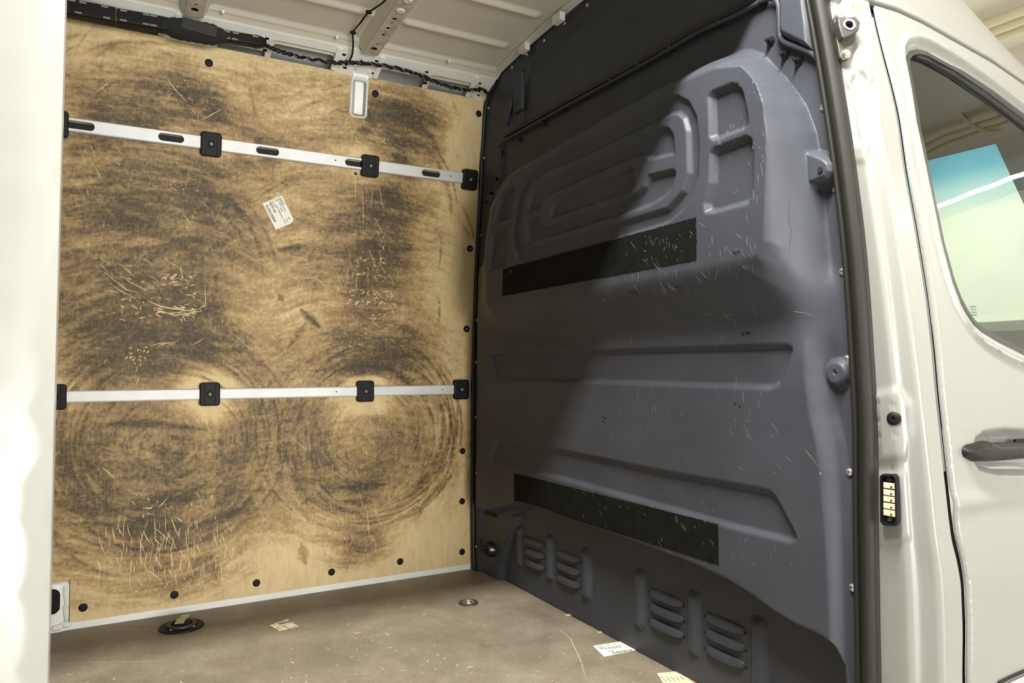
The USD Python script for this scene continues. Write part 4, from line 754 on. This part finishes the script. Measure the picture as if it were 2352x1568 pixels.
for px, s, k in [(165, 1, 0), (180, -1, 0), (190, 1, 0), (240, 1, 0), (245, -1, 0), (283, 1, 1), (283, -1, 1), (335, 1, 1), (352, 1, 1), (335, -1, 1), (352, -1, 1), (520, 1, 2), (540, 1, 2), (520, -1, 2), (538, -1, 2), (585, 1, 2)]:
    x = on(px, 60, 1, DY)[0]; c_ = dpt(x); h = (.046, .043, .034)[k]; y = c_[1]-(.040, .038, .034)[k]/2; slope = (dpt(x+.01)[2]-dpt(x-.01)[2])/.02
    obj('clip_slot', put(m3.Manifold.cube([.018, .005, .0016], True), (np.array([x, y-.0004, c_[2]+s*(h/2-.007)]), nrm((1, 0, slope)), nrm((-slope, 0, 1)), np.array([0, -1., 0]))), 'slot_pale', duct)

hpts = [(606, 102), (640, 117), (700, 133), (760, 143), (800, 144), (830, 145), (900, 154), (960, 171), (1000, 188), (1040, 201), (1075, 207), (1103, 205), (1118, 211), (1133, 224)]
def hp(px, py, off=.018):
    d = ray(px, py); t = ((BA+bn*off-CAM)@bn)/(d@bn); return CAM+d*t
hpath = np.array([hp(*p) for p in hpts]); hpath[-1] = on(1133, 224, 0, -.012)
L = np.r_[0, np.cumsum(np.linalg.norm(np.diff(hpath, axis=0), axis=1))]; ti = np.linspace(0, L[-1], 420); core = PchipInterpolator(L, hpath)(ti)
har = thing('cable_harness', 'twisted black wiring harness sagging from the duct along the roof rail to the bulkhead', 'cable')
T = np.gradient(core, axis=0); T /= np.linalg.norm(T, axis=1, keepdims=True); A = np.cross(T, (0, 0, 1.)); A /= np.linalg.norm(A, axis=1, keepdims=True); B = np.cross(T, A)
for k in range(4):
    ph = k*np.pi/2 + ti*150 + 1.5*np.sin(ti*9+k); r = .0042*(1+.25*np.sin(ti*31+k*2))
    obj('wire', tube(core+r[:, None]*(np.cos(ph)[:, None]*A+np.sin(ph)[:, None]*B), .0028, 7), 'wire_grey' if k == 2 else 'black_plastic', har, smooth=True)

for px, py in [(830, 144), (980, 180), (1101, 206), (795, 144)]: p = hp(px, py); obj('cable_tie', put(trimesh.creation.torus(.0085, .0022, 20, 8), (p, nrm((0, .6, 1)), nrm(np.cross((1, -.1, -.1), (0, .6, 1))), nrm((1, -.1, -.1)))), 'black_plastic', har, smooth=True)
br = [hp(800, 144), hp(808, 128), hp(811, 105), hp(811, 75)] + [on(828, 52, 2, 1.912), on(847, 28, 2, 1.925)] + [on(x, y, 2, z) for x, y, z in [(868, 14, 1.922), (885, 0, 1.920), (903, -30, 1.922), (935, -90, 1.928)]]
bc = thing('branch_cable', 'thin black cable rising from the harness up beside the roof bow', 'cable')
obj('cable', tube(np.array(br), .003, 8, n=90), 'black_plastic', bc, smooth=True)
for p in (br[3], br[5]): obj('cable_clip', m3.Manifold.sphere(.008, 16).scale([1.3, 1, .8]).translate(list(p)), 'black_plastic', bc, smooth=True)

# ================================================================ shell of the van: door pillar, seal, doors, roof
seam_px = [(1998, -40), (2005, 0), (2020, 72), (2040, 150), (2065, 250), (2088, 400), (2112, 530), (2133, 660), (2150, 800), (2162, 930), (2175, 1050), (2186, 1150), (2196, 1230), (2210, 1290), (2219, 1350), (2222, 1420), (2222, 1568)]
sq = np.array([doorp(*p) for p in seam_px]); sq = sq[np.argsort(sq[:, 2])]; seam_x = PchipInterpolator(np.r_[-.5, sq[:, 2], 1.8], np.r_[sq[0, 0], sq[:, 0], sq[-1, 0]-.01])
seal_c = curve_on_bulk([(1880, 0), (1916, 200), (1946, 400), (1969, 600), (1983, 800), (1993, 1000), (1994, 1200), (2000, 1568)])
def sealy(z): return np.array([float(seal_c(np.clip(a, .15, 1.6))) + max(0, a-1.6)*.22 for a in np.atleast_1d(z)])
zz2 = np.linspace(-.55, 1.95, 420)
sc_y, ou_y, sx = sealy(zz2), yd(zz2), np.array([float(seam_x(np.clip(a, -.5, 1.8))) for a in zz2])
# section from the seal flange (0) to the seam (1): x is blended to the seam, y from the seal plane to the outer skin
sec = [(.00, -.02, 1.10), (.03, .0, 1.04), (.10, .012, .92), (.22, .03, .66), (.36, .055, .42), (.44, .12, .33), (.50, .22, .28), (.56, .28, .16), (.61, .33, .05), (.66, .42, -.012), (.72, .50, 0.0), (.85, .75, 0), (.97, .97, 0), (.985, .992, .02), (1.0, 1.0, .14), (1.03, 1.0, .4)]
sec = np.array(sec); su = np.linspace(0, 1.03, 130); fx, fy = PchipInterpolator(sec[:, 0], sec[:, 1])(su), PchipInterpolator(sec[:, 0], sec[:, 2])(su)
X = fx[:, None]*(sx-.0135)[None]; Y = ou_y[None] + fy[:, None]*(sc_y-ou_y)[None]; Z = np.repeat(zz2[None], len(su), 0)
PP = np.stack([X, Y, Z], -1); g0 = flip_if(gridmesh(PP), (-1, -1, 0)); N0 = meshkit.arrays(g0, True)[2].reshape(PP.shape)
pxm = project(PP)      # where pressed features of the pillar lie
def press(poly, amt, w):
    global PP
    d = sdf(pxm, poly); PP = PP + N0*(amt*sst(d/w+.5))[..., None]
press([(1925, 0), (1985, 20), (1995, 110), (1985, 170), (1960, 210), (1940, 160), (1915, 40)], -.004, 14)
press([(1945, 205), (1975, 160), (2010, 190), (2018, 250), (1998, 310), (1990, 330), (1965, 330)], -.006, 14)
press([(1958, 335), (1996, 320), (1990, 372), (1962, 372)], .003, 10)
press([(2012, 905), (2062, 892), (2095, 930), (2096, 1000), (2078, 1050), (2024, 1060)], .007, 26)
press([(2020, 1090), (2080, 1085), (2090, 1235), (2022, 1255)], .004, 16)
for x, y in [(2020, 925), (2053, 930), (2021, 964), (2058, 996), (2023, 1004), (2048, 1076)]: press([(x+5.5*math.cos(a), y+4.5*math.sin(a)) for a in np.linspace(0, 6.28, 12, endpoint=False)], -.0022, 4)
pil = thing('door_pillar', 'white painted pillar between the sliding door opening and the front door', 'pillar', kind='structure')
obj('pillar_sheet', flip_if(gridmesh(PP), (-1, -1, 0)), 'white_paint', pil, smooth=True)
from scipy.spatial import cKDTree
ktree = cKDTree(pxm.reshape(-1, 2)); Nf = meshkit.arrays(gridmesh(PP), True)[2]; Nf = np.where((Nf@np.array([-1, -1, 0.]))[:, None] < 0, -Nf, Nf); Pf = PP.reshape(-1, 3)
def pil_frame(px, py, off=0.0, flat=None):
    i = ktree.query((px, py), k=12)[1]; n = nrm(Nf[i].mean(0)); p = Pf[i].mean(0)
    d = ray(px, py); p = CAM + d*((p-CAM)@n)/(d@n); V = nrm(np.array([0, 0, 1.])-n[2]*n); return (p+n*off, np.cross(V, n), V, n)
sl = thing('door_seal', 'dark rubber door seal strip running down the edge of the door opening', 'seal')
za = np.linspace(-.3, 1.93, 140); ya = sealy(za)
sec2 = [(-.020, .026), (-.026, .021), (-.027, .014), (-.022, .011), (-.016, .010), (-.023, .006), (-.029, -.002), (-.030, -.012), (-.024, -.020), (-.014, -.025), (-.004, -.026), (.004, -.022), (.004, .02), (-.012, .026)]
s2 = np.array(sec2+[sec2[0]]); s2 = CubicSpline(np.arange(len(s2)), s2, bc_type='periodic')(np.linspace(0, len(s2)-1, 60)); 
obj('seal_bulb', flip_if(gridmesh(np.stack([np.stack([np.full(len(s2), 0)+s2[:, 0]*.75-.002, y+s2[:, 1]*.82, np.full(len(s2), z)], -1) for y, z in zip(ya, za)])), (-1, -1, 0)), 'rubber', sl, smooth=True)
obj('flange_edge', tube(np.array([[-.006, seal_l(min(z, 1.62))-.0035, z] for z in np.linspace(-.04, .98, 40)]), .0022, 8), 'white_paint', pil, smooth=True, label='thin white flange edge beside the bulkhead')
# bracket with two bolts
fr = pil_frame(1938, 90, .006); bk = thing('striker_bracket', 'grey metal bracket with a round bore and two bolts high on the door pillar', 'bracket')
def pl_local(pts, fr): 
    out = []
    for x, y in pts: d = ray(x, y); p = CAM+d*((fr[0]-CAM)@fr[3])/(d@fr[3]); out.append(((p-fr[0])@fr[1], (p-fr[0])@fr[2]))
    return np.array(out)
ol = rounded(pl_local([(1912, 44), (1918, 34), (1933, 36), (1963, 72), (1962, 92), (1951, 132), (1945, 141), (1932, 142), (1926, 134), (1918, 90)], fr), .004)
obj('plate', put(puck(ol, .006, .002), fr), 'bracket_steel', bk, smooth=30)
hb = rounded(pl_local([(1912, 57), (1953, 52), (1965, 66), (1962, 82), (1945, 94), (1923, 104), (1914, 76)], fr), .004); c_ = pl_local([(1938, 73)], fr)[0]
hsg = puck(hb, .022, .005) - m3.Manifold.cylinder(.05, .0085, .0085, 32).translate([c_[0], c_[1], .008])
obj('housing', put(hsg, fr), 'cast_metal', bk, smooth=35)
obj('bushing', put(lathe([(.0088, .010), (.0088, .024), (.0105, .0255), (.0125, .024), (.0125, .02)], 32).apply_translation([*c_, 0]), fr), 'aluminium', bk, smooth=30)
obj('bore', put(m3.Manifold.cylinder(.001, .0088, .0088, 28).translate([*c_, .0095]), fr), 'black_hole', bk)
for x, y in [(1923, 44), (1939, 129)]: q_ = pl_local([(x, y)], fr)[0]; obj('bolt', put(lathe([(0, .0115), (.0022, .0115), (.003, .0142), (.006, .0135), (.0085, .0105), (.0095, .0065), (.0095, .005)], 24).apply_translation([*q_, 0]), fr), 'screw_steel', bk, smooth=30)
# black plug and contact block
fr = pil_frame(2053, 961, .0); pg = thing('rubber_plug', 'round black plug in the white door pillar above the contact block', 'plug')
obj('plug_head', put(lathe([(0, .002), (.003, .002), (.0035, .004), (.0055, .0045), (.0095, .0035), (.0125, .0012), (.0125, -.003)], 28), fr), 'black_plastic', pg, smooth=30)
fr = pil_frame(2047, 1146, .009); cb = thing('contact_block', 'black rectangular contact block with five pale contacts on the door pillar', 'contact block')
ol = rounded(pl_local([(2026, 1092), (2032, 1087), (2060, 1088), (2066, 1096), (2069, 1195), (2067, 1203), (2060, 1207), (2034, 1205), (2027, 1197)], fr), .003)
gin = np.array(Polygon(ol).buffer(-.0042).exterior.coords)[:-1]
obj('frame', put(puck(ol, .010, .003) - m3.Manifold.extrude(m3.CrossSection([gin], m3.FillRule.EvenOdd), .02).translate([0, 0, .004]), fr), 'black_plastic', cb, smooth=35)
for y0, y1 in [(1107, 1121), (1122.5, 1137), (1138, 1152), (1153.5, 1168), (1169, 1184)]:
    q_ = pl_local([(2033, y0), (2061, y0+2), (2062, y1+1), (2033, y1-1)], fr); w = np.ptp(q_[:, 0])*.92; h = abs(q_[0, 1]-q_[3, 1])
    ct = obj('contact', put(puck(rrect(w, h, .001), .0035, .001).translate([q_[:, 0].mean(), q_[:, 1].mean(), .0045]), fr), 'contact_ceramic', cb, smooth=30)
    obj('contact_tip', put(lathe([(0, .0045), (.0018, .0042), (.0022, .003)], 12).apply_translation([q_[:, 0].mean()+w*.2, q_[:, 1].mean()-h*.15, .0045]), fr), 'cast_metal', ct, smooth=30)
for x, y in [(2047, 1099), (2048, 1192)]: q_ = pl_local([(x, y)], fr)[0]; obj('block_screw', put(lathe([(.0012, .005), (.002, .007), (.0038, .0068), (.0042, .0045)], 16).apply_translation([*q_, 0]), fr), 'cast_metal', cb, smooth=30)

# front door: skin with the window opening, along the door surface
gut_px = [(2006, 6), (2060, 22), (2120, 50), (2200, 95), (2280, 140), (2352, 190), (2420, 235)]
gut = np.array([doorp(*p, -.004) for p in gut_px])
win_px = [(2091, 150), (2090, 132), (2097, 120), (2112, 116), (2135, 122), (2200, 158), (2270, 205), (2352, 268), (2520, 400), (2620, 520), (2620, 1000), (2430, 850), (2352, 806), (2300, 780), (2262, 757), (2243, 740), (2226, 715), (2210, 685), (2193, 640), (2170, 555), (2143, 425), (2115, 290)]
wq = np.array([doorp(*p) for p in win_px])[:, [0, 2]]
XD = 1.0
zt_d = lambda x: np.interp(x, gut[:, 0], gut[:, 2])
zed = np.linspace(-.45, 1.66, 120)
outl = [(float(seam_x(np.clip(z, -.5, 1.8)))+.0050, z) for z in zed if z < zt_d(.1)] + [(x, zt_d(x)-.002) for x in np.linspace(.11, XD, 30)] + [(XD, -.45)]
dpoly = Polygon(outl).buffer(0).difference(Polygon(wq).buffer(.004, quad_segs=4)); we = np.array(Polygon(wq).buffer(.004).exterior.coords)[:-1]; de = np.array(outl)
hx, hz = doorp(2290, 1037)[[0, 2]]
cup = np.array([doorp(*p)[[0, 2]] for p in [(2229, 1030), (2235, 1000), (2255, 984), (2300, 978), (2420, 985), (2430, 1085), (2380, 1098), (2290, 1097), (2245, 1085), (2230, 1060)]])
crease = doorp(2290, 1140)[2]
def door_warp(v):
    x, z, t = v[:, 0], v[:, 1], v[:, 2]; P = v[:, :2]
    y = yd(z) - t
    e = sdf(P, de); y = y + .006*np.clip(1-e/.007, 0, 1)**2*(e < .007)
    dwn = -sdf(P, we); lip = np.clip(1-dwn/.03, 0, 1); y = y + .009*sst(lip*1.6-.3) - .007*np.exp(-((dwn-.028)/.008)**2)
    rf = np.interp(z, [.80, .93, 1.0], [0, 1, 0]); 
    y = y - .010*np.exp(-((z-(crease+.0*x))/.02)**2)*.45
    c_ = sdf(P, cup); y = y + .026*sst(c_/.030)
    return np.c_[x, y, z]
door = thing('door_2', 'white front door of the van with window and black handle', 'door', kind='structure')
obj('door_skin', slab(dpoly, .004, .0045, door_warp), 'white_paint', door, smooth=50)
gz = Polygon(wq).buffer(.012, quad_segs=4)
def glass_sheet(nm, par, off, m):
    obj(nm, slab(gz, .0035, .06, lambda v: np.c_[v[:, 0], yd(v[:, 1])+off-v[:, 2], v[:, 1]]), m, par, smooth=30)
v_ = np.array(gz.exterior.coords)[:-1]
xs = np.linspace(v_[:, 0].min(), v_[:, 0].max(), 30); zs = np.linspace(v_[:, 1].min(), v_[:, 1].max(), 40)
Xg, Zg = np.meshgrid(xs, zs, indexing='ij'); wob = .0002*np.sin(Xg*31+Zg*17)
gm = gridmesh(np.stack([Xg, yd(Zg)+.016+wob, Zg], -1)); import shapely
gm.update_faces(shapely.contains_xy(gz.buffer(.02), gm.triangles_center[:, 0], gm.triangles_center[:, 2])); gm.remove_unreferenced_vertices(); flip_if(gm, (0, -1, 0))
obj('window_pane', gm, 'side_glass', door, smooth=True, label='clear side window glass')
ring = Polygon(wq).buffer(.005, quad_segs=4).difference(Polygon(wq).buffer(-.0055, quad_segs=4))
obj('window_seal', slab(ring, .016, .02, lambda v: np.c_[v[:, 0], yd(v[:, 1])+.018-v[:, 2]*.9, v[:, 1]]), 'window_rubber', door, smooth=40)
# deep dark channel under the upper window edge
up_px = [(2104, 128), (2140, 138), (2200, 172), (2270, 220), (2352, 283), (2450, 365)]
obj('run_channel', tube(np.array([doorp(x, y, .016) for x, y in up_px]), [.004, .010, .013, .015, .016, .016], 10), 'window_rubber', door, smooth=True)
# tiny etched print on the glass
p = doorp(2237, 716, .0135); V = nrm((0, float(ydp(p[2])), 1)); fr = (p, np.array([1., 0, 0]), V, nrm(np.cross((1., 0, 0), V)))
pr = []
for k in range(4): pr += dash(-.010, .010, .010-k*.006, .0022, 70+k)
obj('glass_print', put(trimesh.util.concatenate([tris(q_) for q_ in pr]), fr), 'etch', door, label='small etched print on the glass')
# handle
hnd = [(2228, 1038), (2231, 1050), (2250, 1061), (2300, 1059), (2380, 1052), (2430, 1050), (2430, 1015), (2352, 1017), (2290, 1018), (2277, 1014), (2240, 1022), (2230, 1028)]
hq = np.array([doorp(*p, -.02)[[0, 2]] for p in hnd]); hpoly = Polygon(hq).buffer(-.003).buffer(.003, quad_segs=5); hed = np.array(hpoly.exterior.coords)[:-1]
obj('handle', slab(hpoly, .026, .007, lambda v: np.c_[v[:, 0], yd(v[:, 1])+.006-v[:, 2]*(.45+.55*np.sqrt(np.clip(sdf(v[:, :2], hed)/.007, 0, 1))) - .008*sst((v[:, 0]-hq[:, 0].min())/.05), v[:, 1]]), 'handle_black', door, smooth=50)
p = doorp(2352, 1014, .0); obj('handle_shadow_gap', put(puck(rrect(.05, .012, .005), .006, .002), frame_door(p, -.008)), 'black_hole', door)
obj('cup_seam', tube(np.array([doorp(x, y, .0175) for x, y in [(2277, 985), (2275, 1000), (2276, 1016)]]), .0008, 6), 'inner_grey', door)
# dark gap behind the seam, rubber in it
obj('seam_gap', flip_if(gridmesh(np.array([[[float(seam_x(np.clip(z, -.5, 1.8)))+dx, yd(z)+.012, z] for z in np.linspace(-.45, 1.62, 90)] for dx in (-.006, .014)])), (0, -1, 0)), 'black_hole', door)
obj('gap_rubber', tube(np.array([[float(seam_x(z))+.001, float(yd(z))+.010, z] for z in np.linspace(.62, 1.56, 60)]), .0035, 8), 'seam_rubber', door, smooth=True)
# front wing below the door at the lower right
wing = [(2300, 1568), (2352, 1545), (2430, 1508), (2430, 1620), (2300, 1620)]
wg = np.array([doorp(*p)[[0, 2]] for p in wing])
obj('wheel_arch_trim', slab(Polygon(wg), .01, .03, lambda v: np.c_[v[:, 0], yd(v[:, 1])-.003-v[:, 2], v[:, 1]]), 'trim_grey', door, smooth=40)
obj('arch_gap', tube(np.array([doorp(x, y, -.006) for x, y in [(2294, 1568), (2320, 1555), (2352, 1541), (2430, 1503)]]), .003, 8), 'black_hole', door)

# roof side and front roof slope of the cab
sil_px = [(2235, 0), (2290, 82), (2352, 166)]
shell = thing('van_roof', 'white high roof and roof side of the van above the front door', 'van body', kind='structure')
xs = np.linspace(-.02, 1.15, 60); rows = []
for x in xs:
    zg = zt_d(x)+.004; yg = float(yd(min(zg, 1.9))); zs_ = min(1.762-.56*(x-.664), 2.13); ys_ = max(.135, yg+.085)
    cvs = [(yg+.012, zg-.010), (yg+.013, zg-.001), (yg-.001, zg), (yg-.004, zg+.004), (yg-.001, zg+.010), (yg+.012, zg+.016)]
    zs_ = max(zs_, zg+.07)
    for s in np.linspace(.05, 1, 16): cvs.append((yg+.012+(ys_-yg-.012)*(s**1.25), zg+.016+(zs_-zg-.016)*(1-(1-s)**1.3)))
    for s in (.01, .03, .08, .2, .5, .9, 1.3): cvs.append((ys_+s, zs_+.012*min(1, s/.2)))
    rows.append([(x, a, b) for a, b in cvs])
rp = gridmesh(np.array(rows)); flip_if(rp, (0, -1, 1))
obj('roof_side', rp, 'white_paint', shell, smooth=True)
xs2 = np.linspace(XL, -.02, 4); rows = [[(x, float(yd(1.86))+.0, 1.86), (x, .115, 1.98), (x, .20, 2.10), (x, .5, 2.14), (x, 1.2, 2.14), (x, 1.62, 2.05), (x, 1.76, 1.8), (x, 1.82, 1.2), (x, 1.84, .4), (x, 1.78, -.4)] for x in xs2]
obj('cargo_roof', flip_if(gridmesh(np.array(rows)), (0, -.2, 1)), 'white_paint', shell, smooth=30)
obj('opening_header', slab(sbox(-1.45, 0, 0.02, 1), .05, .1, lambda v: np.c_[v[:, 0], .05+v[:, 2]*1.2, 1.875+v[:, 1]*.12]), 'white_paint', shell)
obj('rear_wall', bx(XL-.04, XL, -.1, 1.8, -.3, 2.1), 'white_paint', shell)
obj('underbody', bx(XL, .02, -.10, 1.78, -.35, -.03), 'inner_grey', shell)
obj('cab_far_side', bx(.02, 1.6, 1.70, 1.74, -.4, 1.0), 'white_paint', shell)
# sliding door pushed back along the side
sd = thing('door_1', 'white sliding side door pushed open at the left edge of the photo', 'door', kind='structure')
xe = -1.336; ol = sbox(-2.62, -.38, xe, 1.86).buffer(-.008).buffer(.008, quad_segs=5); oe = np.array(ol.exterior.coords)[:-1]
SDO = .092
def sd_warp(v):
    e = sdf(v[:, :2], oe); return np.c_[v[:, 0], yd(v[:, 1])-SDO+.045-v[:, 2]*(1-.12*np.clip(1-e/.006, 0, 1)**2), v[:, 1]]
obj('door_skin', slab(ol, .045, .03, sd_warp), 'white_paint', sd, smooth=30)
side = thing('wall_front', 'white body side behind the sliding door', 'van body', kind='structure')
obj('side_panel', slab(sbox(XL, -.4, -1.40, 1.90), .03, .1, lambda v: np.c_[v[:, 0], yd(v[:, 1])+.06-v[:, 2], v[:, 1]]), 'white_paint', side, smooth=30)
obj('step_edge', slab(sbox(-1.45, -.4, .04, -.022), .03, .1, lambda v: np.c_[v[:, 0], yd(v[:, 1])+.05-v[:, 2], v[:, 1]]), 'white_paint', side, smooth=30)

# ================================================================ cab seen through the side window
cab = thing('cab_lining', 'grey cab headliner and trim seen through the side window', 'cab lining', kind='structure')
obj('headliner', flip_if(gridmesh(np.array([[[x, y, z] for y in (.06, .2, .8, 1.4, 1.7)] for x, z in ((.03, 1.60), (.5, 1.58), (.85, 1.54), (1.0, 1.475))])), (0, 0, -1)), 'headliner', cab, smooth=30)
obj('cab_back', bx(.075, .09, .06, 1.70, -.2, 1.65), 'cab_trim', cab)
ap = [on(2272, 298, 0, 1.0), on(2352, 470, 0, 1.35), on(2420, 600, 0, 1.62)]
obj('a_pillar', [m3.Manifold.hull_points(np.vstack([ap[i]+o_ for o_ in np.array([[0, 0, 0], [.0, -.16, .02], [.05, -.16, .02], [.05, 0, 0]])] + [ap[i+1]+o_ for o_ in np.array([[0, 0, 0], [.0, -.2, .02], [.05, -.2, .02], [.05, 0, 0]])])) for i in (0, 1)], 'cab_trim', cab, smooth=30)
obj('dashboard', slab(sbox(1.0, .1, 1.75, 1.7), .3, .2, lambda v: np.c_[v[:, 0], v[:, 1], .62+v[:, 2]+.05*np.sin((v[:, 0]-1.0)*4)]), 'dash', cab, smooth=30)
ws = thing('windscreen', 'windscreen with a blue shade band, seen through the side window', 'window')
w0, w1 = np.array([1.0, 0, 1.475]), np.array([1.85, 0, .93])
obj('windscreen_glass', flip_if(gridmesh(np.array([[[w0[0]+(w1[0]-w0[0])*s+.05*math.sin(math.pi*s)*.3, y, w0[2]+(w1[2]-w0[2])*s] for s in np.linspace(0, 1, 14)] for y in np.linspace(.15, 1.68, 16)])), (-1, 0, -1)), 'wind_glass', ws, smooth=True)

# ================================================================ the hall around the van
hall = thing('hall_floor', 'pale concrete floor of the hall', 'floor', kind='structure')
obj('floor_slab', bx(-9, 6, -9, 5, -.80, -.70), 'garage_floor', hall)
hc = thing('hall_ceiling', 'beige hall ceiling with a beam', 'ceiling', kind='structure')
obj('ceiling_slab', bx(-9, 4.3, -9, 5, 2.95, 3.05), 'garage_ceiling', hc); obj('ceiling_bay', bx(4.3, 6, -9, 5, 2.93, 3.05), 'garage_upper', hc, label='grey-blue ceiling bay beyond the beam')
obj('ceiling_beam', bx(4.0, 4.35, -9, 5, 2.74, 2.96), 'garage_beam', hc)
hw = thing('wall_right', 'white hall wall in front of the van, seen through its windows', 'wall', kind='structure')
obj('wall_panel', bx(5.3, 5.4, -9, 5, -.72, 2.96), 'garage_wall', hw)
hb = thing('wall_left', 'pale hall wall on the far side of the van', 'wall', kind='structure'); obj('wall_panel', bx(-9, 5.4, 4.6, 4.7, -.72, 2.96), 'garage_wall', hb)
for k, (x, lab) in enumerate([(3.30, 'cream pipe under the hall ceiling, topmost of the three in the upper right corner'), (3.43, 'cream pipe under the hall ceiling, middle one of the three'), (3.56, 'cream pipe under the hall ceiling, lowest of the three in the photo')]):
    pp = thing('ceiling_pipe', lab, 'pipe', 'pipes under the hall ceiling')
    obj('pipe_tube', tube(np.array([[x, y, 2.86] for y in np.linspace(-7, 4.5, 12)]), .028, 14), 'pipe_paint', pp, smooth=True)
    for y in np.arange(-6.5, 4.4, .9): obj('pipe_clamp', bx(x-.032, x+.032, y-.02, y+.02, 2.825, 2.96), 'pipe_paint', pp)
lt = thing('tube_light', 'long fluorescent tube light under the hall ceiling, reflected in the side window', 'lamp')
obj('lamp_housing', bx(4.64, 4.76, -3.3, -.5, 2.88, 2.95), 'garage_wall', lt); obj('lamp_tube', bx(4.66, 4.74, -3.25, -.55, 2.85, 2.88), 'tube_glow', lt)
print('built', round(sum(len(m.GetFaceVertexCountsAttr().Get()) for m in (UsdGeom.Mesh(p) for p in stage.Traverse() if p.IsA(UsdGeom.Mesh)))/1e6, 2), 'M triangles')
